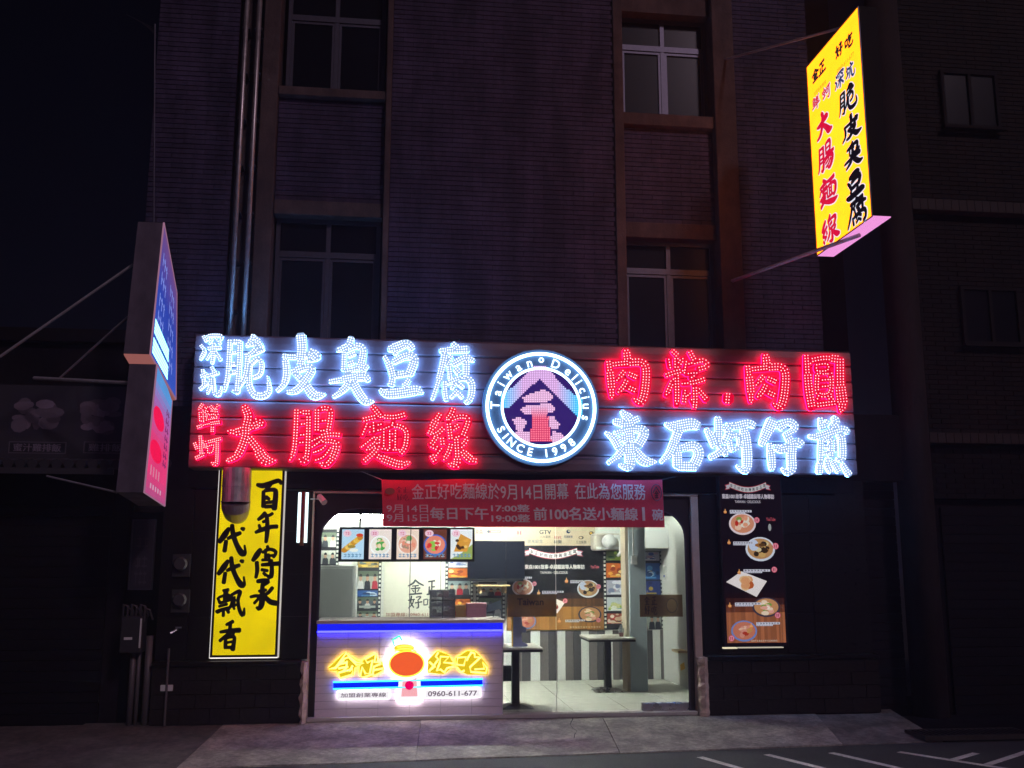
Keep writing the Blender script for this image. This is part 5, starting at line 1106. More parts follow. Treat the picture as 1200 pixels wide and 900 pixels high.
def mosaic(nm, polys, colf, y, dens=13.2, dotk=1.7):
    pl = MB(); dt = MB(); pw = dens
    for poly in polys:
        x0 = min(p[0] for p in poly); x1 = max(p[0] for p in poly); y0 = min(p[1] for p in poly); y1 = max(p[1] for p in poly)
        # plate cut in small squares so that its colour may change along it
        n = int((x1-x0)/pw)+1; m = int((y1-y0)/pw)+1
        for i in range(n):
            for j in range(m):
                cx, cy = x0+(i+.5)*pw, y0+(j+.5)*pw
                if inside((cx, cy), poly):
                    c = colf(cx, cy); A = E(cx-pw/2, cy+pw/2, y); B = E(cx+pw/2, cy-pw/2, y); pl.box(A[0], B[0], y, y+.008, A[2], B[2], c)
                    q = E(cx, cy, y); dt.dots([(q[0], q[2])], y-.002, .0062, mul(lerp3(c, (1, 1, 1), .22), dotk), .004)
    o = pl.build(nm, GLOW, em); dt.build('led_dots', DOT, o, kind='stuff')
WHP = (.60, .32, .68); CYN = (.0, .52, .95)
chev = [(405, 150), (495, 150), (620, 300), (755, 395), (755, 500), (735, 535), (445, 240), (225, 458), (165, 450), (165, 370), (310, 255)]
mosaic('mountain_mark', [chev], lambda x, y_: lerp3(WHP, CYN, (abs(x-450)-120)/150) if abs(x-450) < 290 else CYN, YE-.014)
blob = lambda pts: pts
mosaic('centre_character', [ [(320, 380), (400, 345), (470, 322), (530, 345), (555, 378), (520, 405), (430, 420), (340, 412)], [(308, 475), (330, 445), (400, 435), (520, 422), (555, 455), (548, 490), (470, 500), (350, 505)],
    [(248, 535), (300, 522), (350, 545), (345, 590), (318, 625), (285, 620)], [(505, 520), (545, 515), (598, 570), (580, 605), (530, 612)], [(395, 500), (500, 500), (540, 700), (380, 700)],
    [(258, 635), (378, 628), (372, 715), (310, 700)], [(545, 622), (600, 640), (640, 675), (560, 720), (540, 712)] ],
    lambda x, y_: lerp3((.68, .36, .62), (.72, .02, .12), (y_-440)/90) if (395-(y_-420)*.05 < x < 500+(y_-420)*.12 and y_ > 420) else (.68, .36, .62), YE-.016)

# ------------------------------------------------------------------ yellow light box left of the shop, with its brush characters
y = -.10
A = P(245, 768, y); B = P(331, 556, y); yx0, yx1, yz0, yz1 = A[0]+.03, B[0]-.0, A[2], B[2]+.06
yb = empty('yellow_light_box', ((yx0+yx1)/2, y, yz0), 'tall yellow light box with two columns of black brush characters', 'light box')
MB().box(yx0, yx1, y+.006, y+.09, yz0, yz1).build('cabinet', FRAMEB, yb)
f = MB(); f.box(yx0-.022, yx0, y-.004, y+.08, yz0-.022, yz1).box(yx1, yx1+.022, y-.004, y+.08, yz0-.022, yz1).box(yx0, yx1, y-.004, y+.08, yz0-.022, yz0)
f.build('frame', FRAMEB, yb)
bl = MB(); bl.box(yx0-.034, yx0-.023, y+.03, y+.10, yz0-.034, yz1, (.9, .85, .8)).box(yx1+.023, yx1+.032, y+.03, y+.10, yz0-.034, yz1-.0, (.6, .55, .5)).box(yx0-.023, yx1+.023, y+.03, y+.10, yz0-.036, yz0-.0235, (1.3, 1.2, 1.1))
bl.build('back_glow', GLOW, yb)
MB().rect(yx0+.001, yx1-.001, yz0+.001, yz1-.001, y+.002, (.80, .60, .002)).build('lit_face', glow('uneven_lit_print', 'AUTO', 0.22, 1.6), yb)
def ybox(key, x0, x1, y0, y1, parent, src=None):
    t = MB(); a = P(x0, y1, y); b = P(x1, y0, y)
    brush(t, key, a[0], b[0], a[2], b[2], y-.002, (.006, .004, .004), .002); t.build('brush_character', PRINT, parent)
for key, q in (('bai', (299, 331, 562, 598)), ('nian', (298, 327.5, 600, 637)), ('chuan', (294, 330, 639, 678)), ('cheng', (292, 328.5, 679, 715)), ('dai', (255, 290, 614, 650)), ('dai', (254, 289, 652, 687)), ('piao', (252, 288, 690, 723)), ('xiang', (256, 283, 727, 763))):
    ybox(key, *q, yb)
# exhaust duct in front of it
c = P(276, 600, -.28); rd = (P(293, 590, -.28)[0]-P(259, 590, -.28)[0])/2
dz0 = P(276, 584, -.28)[2]
du = empty('exhaust_duct', (c[0], -.28, dz0-.13), 'round steel exhaust duct hanging in front of the yellow light box', 'exhaust duct')
ax = c[0]
MB().tube([(ax, -.29, 2.52), (ax, -.29, dz0+.12)], rd, 28).build('upper_pipe', DUCT, du, smooth=False)
MB().tube([(ax, -.29, dz0+.118), (ax, -.29, dz0-.035)], rd*.985, 28).build('lower_pipe', DUCT, du)
MB().tube([(ax, -.29, dz0-.036), (ax, -.27, dz0-.09), (ax, -.22, dz0-.13), (ax, -.13, dz0-.15)], [rd*1.0, rd*.99, rd*.9, rd*.75], 28).build('elbow', DUCT, du)
for z in (dz0+.12, dz0-.035): MB().tube([(ax, -.29, z-.006), (ax, -.29, z+.006)], rd*1.03, 28).build('seam_ring', DUCT, du)

# wall lamp with two tubes
A = P(346.5, 637, -.10); B = P(362.5, 577, -.10); wl = empty('wall_lamp', ((A[0]+B[0])/2, -.1, A[2]), 'slim wall lamp with two white tubes either side of a red brown bar', 'wall lamp')
MB().box(A[0]+.045, B[0]-.045, -.115, -.0, A[2]-.012, B[2]+.01, (.10, .03, .02)).build('body', mat('red_brown', (.22, .035, .03), .35), wl, bevel=.004)
MB().box(A[0]+.042, B[0]-.042, -.12, -.0, A[2]-.02, A[2]+.06).build('end_cap', mat('copper', (.35, .16, .06), .35, .6), wl)
for x in (A[0]+.022, B[0]-.022): MB().tube([(x, -.085, A[2]+.01), (x, -.085, B[2])], .016, 10, (1.6, 2.0, 2.1)).build('lamp_tube', GLOW, wl)
# small spotlight camera
a = P(448, 577, -.12); a = P(381, 586, -.12)
cc = empty('security_camera', (a[0], -.02, a[2]), 'small white bullet camera under the beam left of the red banner', 'camera')
MB().tube([(a[0]-.16, -.0, a[2]+.015), (a[0]-.10, -.11, a[2]+.012), (a[0]-.06, -.13, a[2]+.01)], .007, 8).build('arm', PLAST, cc)
MB().tube([(a[0]-.06, -.13, a[2]+.04), (a[0]+.0, -.20, a[2]-.03)], [.03, .033], 14).build('body', PLAST, cc)

# ------------------------------------------------------------------ red banner
YBn = -.33
n = 40; bA = [P(447, 562, YBn), P(776, 562, YBn), P(779, 618, YBn), P(449, 617, YBn)]
bn = empty('red_banner', ((bA[0][0]+bA[1][0])/2, YBn, bA[3][2]), 'red cloth opening banner with pale lettering hung over the glass front', 'banner')
def wav(u, v): return .004*math.sin(u*19+v*2)+.008*math.sin(u*5+1)*v
def bpt(u, v, d=0.0):     # u right, v down
    t = [bA[0][i]+(bA[1][i]-bA[0][i])*u for i in range(3)]; b = [bA[3][i]+(bA[2][i]-bA[3][i])*u for i in range(3)]
    p = [t[i]+(b[i]-t[i])*v for i in range(3)]; sag = .006*math.sin(u*math.pi*5)*(1-v)
    return (p[0], YBn+wav(u, v)-d, p[2]-sag)
m = MB()
for i in range(n):
    for j in range(5):
        a, b, c, d = (i/n, j/5), ((i+1)/n, j/5), ((i+1)/n, (j+1)/5), (i/n, (j+1)/5)
        m.face([bpt(*d), bpt(*c), bpt(*b), bpt(*a)])
m.build('cloth', BCLOTH, bn, smooth=True)
t = MB(); BW, BH = 331.0, 55.5
def bt(s, x0, x1, y0, y1, col=(.95, .80, .80), bold=.012):
    q = MB(); put_text(q, s, lambda u, v: bpt((x0+(x1-x0)*u-447)/BW, (y1-(y1-y0)*v-562)/BH, .009), col, bold); q.build('lettering', BPRINT, bn)
bt('金正好吃麵線於9月14日開幕', 481, 664, 566.5, 585.5); bt('在此為您服務', 671.5, 756.5, 566.5, 585.5)
bt('9月14日', 451.5, 499, 591.5, 601); bt('9月15日', 451.5, 499, 602.5, 612); bt('每日下午', 501, 569, 594.5, 609.5, bold=.035)
bt('17:00整', 572, 617, 591, 600, bold=.03); bt('19:00整', 572, 617, 602.5, 612, bold=.03); bt('前100名送小麵線', 621.5, 746, 594.5, 610, bold=.035)
bt('1', 751, 754.5, 594, 610, bold=.006); bt('碗', 763, 776.5, 596, 610, bold=.035)
t = MB(); pr = bpt(.975, .40, .004); rr_ = .062
t.tube([(bpt(.976+.0185*math.cos(a), .27+.17*math.sin(a), .006)) for a in [k*math.pi/10 for k in range(20)]], .004, 4, (.05, .012, .03), True)
for sg in (-1, 1):
    t.tube([bpt(.976, .15, .005), bpt(.976+sg*.013, .28, .005)], .005, 4, (.05, .012, .03))
put_text(t, '金', lambda u, v: bpt(.976+(u-.5)*.015, .39-v*.16, .004), (.05, .012, .03), .02)
for k, (nm_, u0, v0) in enumerate((('jin', .050, .14), ('zheng', .072, .14), ('hao', .050, .30), ('chi', .072, .30))):
    st, asp = gnorm(nm_)
    for s in st:
        q = smooth_stroke([(a*.02, b*.14, w*.024) for a, b, w in s], .002)
        add_stroke(t, q, 0, lambda u, v, yy, u0=u0, v0=v0: bpt(u0+u, v0+v, .0045), 0, None, (.16, .012, .03))
t.ell(bpt(.02, .35)[0]+.02, bpt(.02, .25)[2], .05, .035, YBn-.02, (.32, .10, .06))
t.build('emblem_print', PRINT, bn)
MB().tube([P(407, 550, -.1), P(425, 553, -.12), P(447, 562, YBn)], .004, 6).build('tie_cord', PLAST, bn); MB().tube([P(838, 548, -.1), P(776, 562, YBn)], .003, 6).build('tie_cord', mat('dark_cord', (.08, .08, .09), .6), bn)

# ------------------------------------------------------------------ right light box menu
y = -.10
A = P(850.5, 757, y); B = P(911.5, 563, y); mx0, mx1, mz0, mz1 = A[0], B[0]+.03, A[2], B[2]+.06
mk = .34
rm = empty('menu_light_box', ((mx0+mx1)/2, y, mz0), 'tall dim menu light box with five dishes on a dark and wood background', 'light box')
MB().box(mx0-.012, mx1+.012, y+.008, y+.095, mz0-.012, mz1).build('cabinet', BLACKM, rm)
MB().rect(mx0, mx1, mz0, mz1, y+.004, mul(sr('1a0f1a'), .5)).build('lit_face', LIT, rm)
rg = random.Random(9); wm = MB()
zq = P(880, 712, y)[2]; x = mx0+.02
while x < mx1-.02:
    w = rg.uniform(.012, .04); q = min(x+w, mx1-.02); t_ = rg.uniform(.7, 1.2)
    for (z0_, z1_, cc_, kk_) in ((mz0+.03, zq-.05, 'b06a48', .62), (zq-.05, zq+.03, '8a4c38', .45), (zq+.03, zq+.10, '5a3030', .32), (zq+.10, zq+.16, '381c24', .25)): wm.rect(x, q, z0_, z1_, y+.002, mul(sr(cc_), kk_*t_))
    x = q
wm.build('wood_print', LIT, rm)
fm = MB(); mk = .72
M2 = lambda a, b: (P(a, b, y)[0], P(a, b, y)[2]); s2 = 1/113.0
menu_art(M2, y, mk, rm, fm, [('soup', 870, 614, 16.5, 0), ('hand', 849.5, 600, 4, 0), ('tag', 855, 599, 5, 28), ('badge', 886.5, 609.5, 3.7, 0), ('plate', 891, 643.5, 19, 0), ('hand', 854, 636, 4.2, 0), ('tag', 859, 636, 5, 26), ('badge', 908.5, 640, 4, 0),
    ('tray', 875, 684, 20, 0), ('hand', 866, 671, 4.4, 0), ('tag', 871, 668.5, 5, 34), ('badge', 907, 667.5, 3.7, 0), ('dark', 898, 711.5, 17, 0), ('hand', 855, 710, 4.2, 0), ('tag', 861, 707.5, 5, 33), ('badge', 911, 721, 3.7, 0),
    ('blue', 872, 739.5, 16.5, 0), ('hand', 880, 734, 4.2, 0), ('tag', 886, 730.5, 5, 30), ('badge', 857, 748, 3.7, 0)], s2)
fm.build('dish_print', LIT, rm)
t = MB(); a = M2(855, 576); b = M2(897.5, 565.5); ribbon(t, a[0], b[0], a[1], b[1], y, .5); t.build('ribbon_print', LIT, rm); t = MB()
a = M2(846, 584.5); b = M2(907, 579); text_box(t, '東森1001故事‧卓越雜誌等人物專訪', a[0], b[0], a[1], b[1], y, mul(sr('e0d8e8'), .55), .05)
a = M2(861, 589.5); b = M2(891, 586.5); text_box(t, 'TAIWAN · DELICIOUS', a[0], b[0], a[1], b[1], y, mul(sr('e0d8e8'), .5), .02)
a = M2(898, 610.5); b = M2(908.5, 606.5); text_box(t, 'YouTube', a[0], b[0], a[1], b[1], y, mul(sr('e06070'), .5), .02)
a = M2(902, 618); t.flat(ellipse(a[0], a[1], .018, .04, 12), y, mul(sr('d0d8d8'), .4))
a = M2(880, 752); scribble(t, a[0], a[0]+.30, a[1], a[1]+.018, y, mul(sr('f0d8c8'), .6), 14)
t.build('lettering', LIT, rm, kind='stuff')
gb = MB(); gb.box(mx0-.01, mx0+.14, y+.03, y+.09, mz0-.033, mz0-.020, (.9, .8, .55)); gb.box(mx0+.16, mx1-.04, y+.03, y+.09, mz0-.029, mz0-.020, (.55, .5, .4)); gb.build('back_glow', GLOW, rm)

# ------------------------------------------------------------------ blade sign at the right
X = 4.4
c4 = [PX(943.5, 77, X), PX(1004, 12.3, X), PX(1024.4, 254, X), PX(958, 298, X)]
yi = (c4[0][1]+c4[3][1])/2; yo = (c4[1][1]+c4[2][1])/2; zt_ = (c4[0][2]+c4[1][2])/2; zb2 = (c4[2][2]+c4[3][2])/2
bs = empty('yellow_blade_sign', (X+.09, (yi+yo)/2, zb2), 'yellow lit blade sign with black and red brush characters high on the right', 'blade sign')
TH = .19
MB().box(X+.006, X+TH, yo, yi, zb2+.012, zt_).build('cabinet', mat('dark_cabinet', (.008, .007, .008), .6, spec=.08), bs, bevel=.004)
MB().box(X+.01, X+TH-.004, yo+.004, yi-.004, zb2, zb2+.011, (.95, .34, .78)).build('lit_underside', GLOW, bs)
def bl(u, v, d=0.0): return (X-d, yi+(yo-yi)*u, zt_+(zb2-zt_)*v)      # u from the wall outwards, v down
m = MB(); m.face([bl(0, 0, -.004), bl(0, 1, -.004), bl(1, 1, -.004), bl(1, 0, -.004)], (3.6, .90, .02)); m.build('lit_face', LIT, bs)
m = MB()
for a, b in (((0, 0), (1, .004)), ((0, .996), (1, 1)), ((0, 0), (.008, 1)), ((.992, 0), (1, 1))): m.box(X-.004, X+.005, bl(a[0], 0)[1], bl(b[0], 0)[1], bl(0, a[1])[2], bl(0, b[1])[2])
m.build('frame', ALU, bs)
def uv(px, py): p = PX(px, py, X); return ((p[1]-yi)/(yo-yi), (p[2]-zt_)/(zb2-zt_))
BWm, BHm = abs(yo-yi), zt_-zb2
def blade_char(key, zx, zy, w, h, col, outline=True, rim=.012):
    cx, cy = uv(900+zx/2.813, zy/2.813); st, asp = gnorm(key)
    t = MB()
    for pas in ((1, 0) if outline else (0,)):
        for k, s in enumerate(st):
            q = smooth_stroke([((a-.5)*w, (b-.5)*h, wd*h*(1.75 if h > .2 else 1.2)) for a, b, wd in s], .02)
            add_stroke(t, q, rim if pas else (.0015 if outline else .009), lambda u, v, yy: bl(cx+u/BWm, cy+v/BHm, yy), (.0002*k+.001) if pas else (.0002*k+.006), None, (.80, .80, .95) if pas else col)
    t.build('brush_character', LIT, bs)
K = (.004, .003, .008); RD = (.75, .005, .05)
for key, zx, zy, w, h, c_ in (('shen', 237, 265, .22, .17, (.02, .03, .12)), ('keng', 272, 232, .2, .16, (.02, .03, .12)), ('cui', 264, 326, .40, .27, K), ('pi', 276, 415, .42, .25, K), ('chou', 282, 507, .40, .26, K), ('dou', 288, 605, .40, .24, K), ('fu', 294, 697, .42, .28, K),
        ('xian', 160, 338, .19, .15, RD), ('he', 194, 304, .2, .15, RD), ('da', 186, 405, .38, .27, RD), ('chang', 192, 516, .40, .30, RD), ('mian', 200, 628, .42, .31, RD), ('xian2', 208, 752, .42, .29, RD)):
    blade_char(key, zx, zy, w, h, c_)
for key, zx, zy in (('jin', 158, 247), ('zheng', 180, 222), ('hao', 236, 165), ('chi', 268, 135)): blade_char(key, zx, zy, .17, .13, (.02, .02, .02), False)
t = MB()
for (s_, za, zb3) in (('加盟創業專線', (152, 312), (192, 268)), ('0960-611-677', (228, 232), (284, 180))):
    u0, v0 = uv(900+za[0]/2.813, za[1]/2.813); u1, v1 = uv(900+zb3[0]/2.813, zb3[1]/2.813)
    put_text(t, s_, lambda u, v: bl(u0+(u1-u0)*u, (v0+v1)/2+.01-.02*v, .003), (.30, .22, .02), .0)
t.build('small_lettering', LIT, bs)
def rod(nm_parent, A, B, r): MB().tube([A, B], r, 8).build('support_rod', ROD, nm_parent)
rod(bs, P(848, 70, YW), bl(.75, 0, -.1)[0:1]+(bl(.72, 0)[1],)+(zt_+.0,), .016)
rod(bs, P(856, 330, YW), (X+.1, bl(.62, 0)[1], zb2-.02), .022)


# ------------------------------------------------------------------ blade signs at the left
def blade_left(nm, label, fn_t, ff_t, ff_b, fn_b, th, face_fn, lit_bottom, yn=-1.42, yf_=-.68):
    nt_, ft, fb, nb = (P(*fn_t, yn), P(*ff_t, yf_), P(*ff_b, yf_), P(*fn_b, yn))
    r = empty(nm, ((nb[0]+fb[0])/2, (yn+yf_)/2, nb[2]), label, 'blade sign')
    dx = th; back_ = [(nt_[0]-dx, yn, nt_[2]+.0), (ft[0]-dx, yf_, ft[2]), (fb[0]-dx, yf_, fb[2]), (nb[0]-dx, yn, nb[2])]
    e = .006
    front_ = [(p[0]-e, p[1], p[2]) for p in (nt_, ft, fb, nb)]
    MB().hexa(front_+back_).build('cabinet', mat('grey_cabinet', (.17, .135, .18), .6, spec=.15, noise=.2, nscale=6, stain=.3), r)
    f = lambda u, v, d=0.0: tuple((nt_[i]*(1-u)+ft[i]*u)*(1-v)+(nb[i]*(1-u)+fb[i]*u)*v+(d if i == 0 else 0) for i in range(3))
    face_fn(r, f)
    if lit_bottom:
        m = MB(); q = [(nb[0]-e, yn, nb[2]-.002), (fb[0]-e, yf_, fb[2]-.002), (back_[2][0], yf_, back_[2][2]-.002), (back_[3][0], yn, back_[3][2]-.002)]
        m.hexa(q+[(a, b, c-.008) for a, b, c in q], lit_bottom); m.build('lit_underside', GLOW, r)
    m = MB()
    for (u0, v0, u1, v1) in ((0, 0, 1, 0), (1, 0, 1, 1), (1, 1, 0, 1), (0, 1, 0, 0)): m.tube([f(u0, v0), f(u1, v1)], .008, 6, (.30, .14, .22))
    m.build('frame', GLOW, r)
    return r, f
def face_up(r, f):
    m = MB(); n = 16; nu = 6
    for j in range(n):
        for i in range(nu):
            u0, u1, v0, v1 = i/nu, (i+1)/nu, j/n, (j+1)/n; v = (v0+v1)/2; u = (u0+u1)/2
            c = lerp3((.16, .07, .24), (.03, .06, .42), min(1, v*2.2)); c = lerp3(c, (.05, .12, .62), max(0, (v-.5)*1.5))
            m.face([f(u0, v0, .001), f(u0, v1, .001), f(u1, v1, .001), f(u1, v0, .001)], c)
    m.build('lit_face', LIT, r)
    t = MB(); rg = random.Random(4)
    for c_ in range(2):          # two columns of pale outlined strokes too blurred to read
        for k in range(5):
            for s in range(3):
                u = .12+c_*.45+s*.10; v = .16+k*.15+rg.uniform(0, .02); w = .022
                t.face([f(u, v, .004), f(u, v+.10, .004), f(u+w, v+.10, .004), f(u+w, v, .004)], (.25, .32, .85))
            v = .20+k*.15; u = .12+c_*.45
            t.face([f(u, v, .0045), f(u, v+.014, .0045), f(u+.24, v+.014, .0045), f(u+.24, v, .0045)], (.20, .28, .80))
    t.build('printed_strokes', LIT, r, kind='stuff')
    l = MB()
    for v0, v1 in ((.72, .83), (.86, .98)):
        for k in range(4): a = v0+(v1-v0)*k/4; l.face([f(.03, a, .008), f(.03, a+(v1-v0)*.21, .008), f(.62, a+(v1-v0)*.21, .008), f(.62, a, .008)], (.9, 2.6, 3.2))
    l.build('led_patch', GLOW, r)
def face_lo(r, f):
    m = MB(); n = 18; nu = 8
    for j in range(n):
        for i in range(nu):
            u0, u1, v0, v1 = i/nu, (i+1)/nu, j/n, (j+1)/n; v = (v0+v1)/2; u = (u0+u1)/2
            c = lerp3((.10, .32, .72), (.42, .12, .42), (v-.08)/.2); c = lerp3(c, (.80, .05, .20), (v-.3)/.25); c = lerp3(c, (.45, .08, .24), (v-.8)/.2)
            m.face([f(u0, v0, .001), f(u0, v1, .001), f(u1, v1, .001), f(u1, v0, .001)], c)
    m.build('lit_face', LIT, r)
    t = MB()
    for v0 in (.36, .63):
        pts = [f(.34+.30*math.cos(a), v0+.085*math.sin(a), .004) for a in [k*math.pi/10 for k in range(20)]]; t.face(pts[::-1], (.95, .01, .09))
    rg = random.Random(6)
    for k in range(7):
        v = .18+k*.075; 
        for s in range(2): u = .72+s*.1; t.face([f(u, v, .004), f(u, v+.055, .004), f(u+.04, v+.055, .004), f(u+.04, v, .004)], (.20, .02, .12))
        t.face([f(.70, v+.03, .0045), f(.70, v+.04, .0045), f(.90, v+.04, .0045), f(.90, v+.03, .0045)], (.20, .02, .12))
    for k in range(4): u = .15+k*.13; t.face([f(u, .76, .004), f(u, .84, .004), f(u+.06, .84, .004), f(u+.06, .76, .004)], (.7, .22, .35))
    for k in range(5): u = .2+k*.12; t.face([f(u, .90, .004), f(u, .94, .004), f(u+.06, .94, .004), f(u+.06, .90, .004)], (.65, .35, .5))
    t.build('printed_marks', LIT, r, kind='stuff')
bu, fu_ = blade_left('blue_blade_sign', 'upper left blade sign with a blue lit face and a bright cyan LED patch', (192, 261), (207, 343), (206, 468), (176, 415), .235, face_up, (.30, .10, .09))
bo, fo_ = blade_left('pink_blade_sign', 'lower left blade sign with a pink face marked by two red discs', (184, 427), (201.8, 466), (193, 593), (169, 577), .245, face_lo, None, -1.39, -.66)
q = P(180.5, 258, -1.4)
ant = empty('antenna_mast', (P(181, 258, -1.3)[0], -1.3, P(181, 258, -1.3)[2]), 'thin antenna mast with faint aerial bars rising from the blue blade sign', 'antenna')
a = P(180, 262, -1.3); b = P(181.5, 28, -1.3); MB().tube([a, b], .008, 6).build('mast', ALU, ant)
m = MB(); 
for k in range(5): p = P(181.5, 30-4*0+k*2.5, -1.3); m.tube([(p[0]-.28+.05*k, -1.3, p[2]+.10-.0*k), (p[0]+.02, -1.3, p[2]-.04)], .004, 4)
m.build('aerial_bars', ALU, ant)
sr_ = empty('sign_bracket', (-3.2, -.6, 3.0), 'thin grey stay rods holding the left blade signs to the neighbouring wall', 'bracket')
for (A, B, r) in ((P(0, 418, -1.0), P(156, 310, -1.2), .014), (P(70, 443, -.6), P(150, 371, -1.2), .010), (P(40, 443, -.5), P(153, 449, -1.2), .018), (P(55, 558, -.5), P(137, 577, -1.3), .010)): MB().tube([A, B], r, 8).build('stay_rod', ROD, sr_)

# ------------------------------------------------------------------ left neighbour: food banner, awning, shutter, meters, pipes
nl = empty('left_neighbour_shop', (-5.5, 1.5, -.1), 'dark closed shop with a roller shutter and unlit food pictures at the far left', 'building')
MB().box(-9, xs['l']-.02, .35, 3.0, -.14, 4.0).build('wall', CONCD, nl)
MB().box(-9, xs['l']-.02, .25, .349, 3.92, 4.06).build('parapet', CONCD, nl)
A = P(0, 535, -.02); B = P(152, 457, -.02)
MB().box(-6.2, B[0], -.02, .349, A[2]-.04, B[2]+.03).build('sign_box', mat('dim_sign', (.03, .025, .036), .6), nl)
rg = random.Random(21)
for (xa, xb) in ((8, 80), (86, 148)):
    m = MB(); a = P(xa, 511, -.03); b = P(xb, 461, -.03); m.rect(a[0], b[0], a[2], b[2], -.022, (.03, .024, .04))
    for k in range(22): m.ell(rg.uniform(a[0]+.1, b[0]-.1), rg.uniform(a[2]+.09, b[2]-.09), rg.uniform(.04, .1), rg.uniform(.03, .08), -.024-.0004*k, mul((.20, .15, .20), rg.uniform(.4, 1.2)), 9)
    m.build('food_picture', PRINT, nl)
for (xa, xb, s_) in ((9, 78, '蜜汁雞排飯'), (97, 150, '雞排飯')):
    t = MB(); a = P(xa, 531, -.03); b = P(xb, 518, -.03); t.rect(a[0], b[0], a[2], b[2], -.024, (.12, .10, .13)); t.rect(a[0]+.012, b[0]-.012, a[2]+.01, b[2]-.01, -.026, (.015, .012, .018))
    text_box(t, s_, a[0]+.05, b[0]-.05, a[2]+.02, b[2]-.02, -.028, (.22, .18, .24), .02); t.build('lettering', PRINT, nl)
aw = empty('awning', (-4.4, -.2, 2.5), 'grey corrugated awning edge under the unlit food pictures', 'awning')
a = P(0, 541, -.2); b = P(139, 547, -.2)
for k in range(20): x = -4.6+k*.115; MB().tube([(x, -.35, a[2]-.03), (x, .30, a[2]+.05)], .05, 8).build('rib', mat('dim_metal', (.05, .045, .055), .5, .3), aw)
MB().box(-6, b[0], -.37, -.352, a[2]-.13, a[2]-.07).build('edge_bar', MATS['dim_metal'], aw)
for k in range(22): piece('shutter_slat', mat('shutter', (.008, .006, .009), .6, 0, spec=.08), nl, -6.0, -2.95, .31+.004*(k % 2), .348, -.05+k*.105, -.05+k*.105+.10)
cm = empty('conduit_pipes', (P(165, 870, -.02)[0], -.0, -.1), 'bundle of pale conduit pipes rising from the pavement below the meter box', 'pipes')
for px, r in ((150, .03), (157, .02), (168, .035)): a = P(px, 865, -.02); b = P(px, 745, -.02); MB().tube([(a[0], -.02, -.06), (a[0], -.02, b[2])], r, 10).build('pipe', mat('pale_pipe', (.10, .085, .09), .5), cm, smooth=True)
A = P(141, 765, -.10); B = P(169, 722, -.10); mx = empty('meter_box', ((A[0]+B[0])/2, -.1, A[2]), 'dark grey electric box with pale edge above the conduit pipes', 'meter box')
MB().box(A[0], B[0], -.16, .05, A[2], B[2]).build('body', mat('box_grey', (.03, .028, .032), .4), mx, bevel=.01); MB().box(B[0]-.02, B[0]-.004, -.166, -.161, A[2]+.05, B[2]-.02).build('edge_strip', PLAST, mx); MB().box(A[0]+.04, A[0]+.12, -.164, -.161, A[2]+.13, A[2]+.155).build('label_plate', PLAST, mx)
cw = MB()
for k in range(6): p = P(145+k*5, 708+4*(k % 2), -.1); cw.tube([(p[0], -.1, p[2]-.14), (p[0]+.01, -.14, p[2]), (p[0]+.05, -.12, p[2]-.02), (p[0]+.07, -.05, p[2]-.12)], .012, 6)
cw.build('cable_bundle', mat('grey_cable', (.05, .045, .05), .5), None, label='grey cables looping above the electric box', cat='cables')
A = P(151, 690, -.06); B = P(181, 610, -.06); nb = empty('notice_board', ((A[0]+B[0])/2, -.06, A[2]), 'dim framed notice board on the wall above the electric box', 'notice board')
MB().box(A[0], B[0], -.06, -.0, A[2], B[2]).build('panel', mat('dim_board', (.03, .025, .038), .35), nb, bevel=.004)
m = MB(); m.box(A[0]-.012, A[0], -.065, 0, A[2]-.012, B[2]+.012).box(B[0], B[0]+.012, -.065, 0, A[2]-.012, B[2]+.012).box(A[0], B[0], -.065, 0, A[2]-.012, A[2]).box(A[0], B[0], -.065, 0, B[2], B[2]+.012); m.build('frame', ALU, nb)
for (za_, zb9, nn) in ((B[2]-.28, B[2]-.16, 2), (B[2]-.48, B[2]-.36, 2), (A[2]+.04, A[2]+.18, 3)): m = MB(); scribble(m, A[0]+.04, B[0]-.04, za_, zb9, -.063, (.07, .06, .08), nn, rg); m.build('printed_mark', PRINT, nb)
for (px, py, lab) in ((212, 662, 'upper round glass electric meter on the dark granite wall'), (211, 704, 'lower round electric meter on the dark granite wall')):
    a = P(px, py, -.06); e_ = empty('electric_meter', (a[0], -.02, a[2]-.08), lab, 'meter', 'round electric meters')
    MB().box(a[0]-.09, a[0]+.09, -.05, -.009, a[2]-.12, a[2]+.11).build('back_plate', mat('meter_plate', (.03, .028, .03), .5), e_, bevel=.005)
    m = MB(); rs = [[(a[0]+r*math.cos(t_), yy_, a[2]+.01+r*math.sin(t_)) for t_ in [k*math.pi/10 for k in range(20)]] for r, yy_ in ((.072, -.051), (.072, -.10), (.055, -.125))]
    for q, w in zip(rs, rs[1:]):
        for k in range(20): m.face([q[k], q[(k+1) % 20], w[(k+1) % 20], w[k]])
    m.face(rs[-1]); m.build('glass_dome', mat('meter_glass', (.06, .055, .06), .15), e_)
a = P(207, 738, -.06); tp = empty('wall_tap', (a[0], -.03, a[2]), 'small metal tap on the wall above the stone base', 'tap')
MB().tube([(a[0], 0, a[2]), (a[0], -.09, a[2]), (a[0]-.05, -.11, a[2]-.03)], .014, 8).build('spout', STEEL, tp); MB().box(a[0]-.01, a[0]+.05, -.08, -.06, a[2]+.015, a[2]+.03).build('handle', STEEL, tp)
a = P(194, 807, -.16); MB().box(a[0]-.06, a[0]+.06, -.125, -.10, a[2]-.03, a[2]+.03).build('wall_plate', PLAST, None, bevel=.004, label='small pale plate on the stone base below the tap', cat='plate')
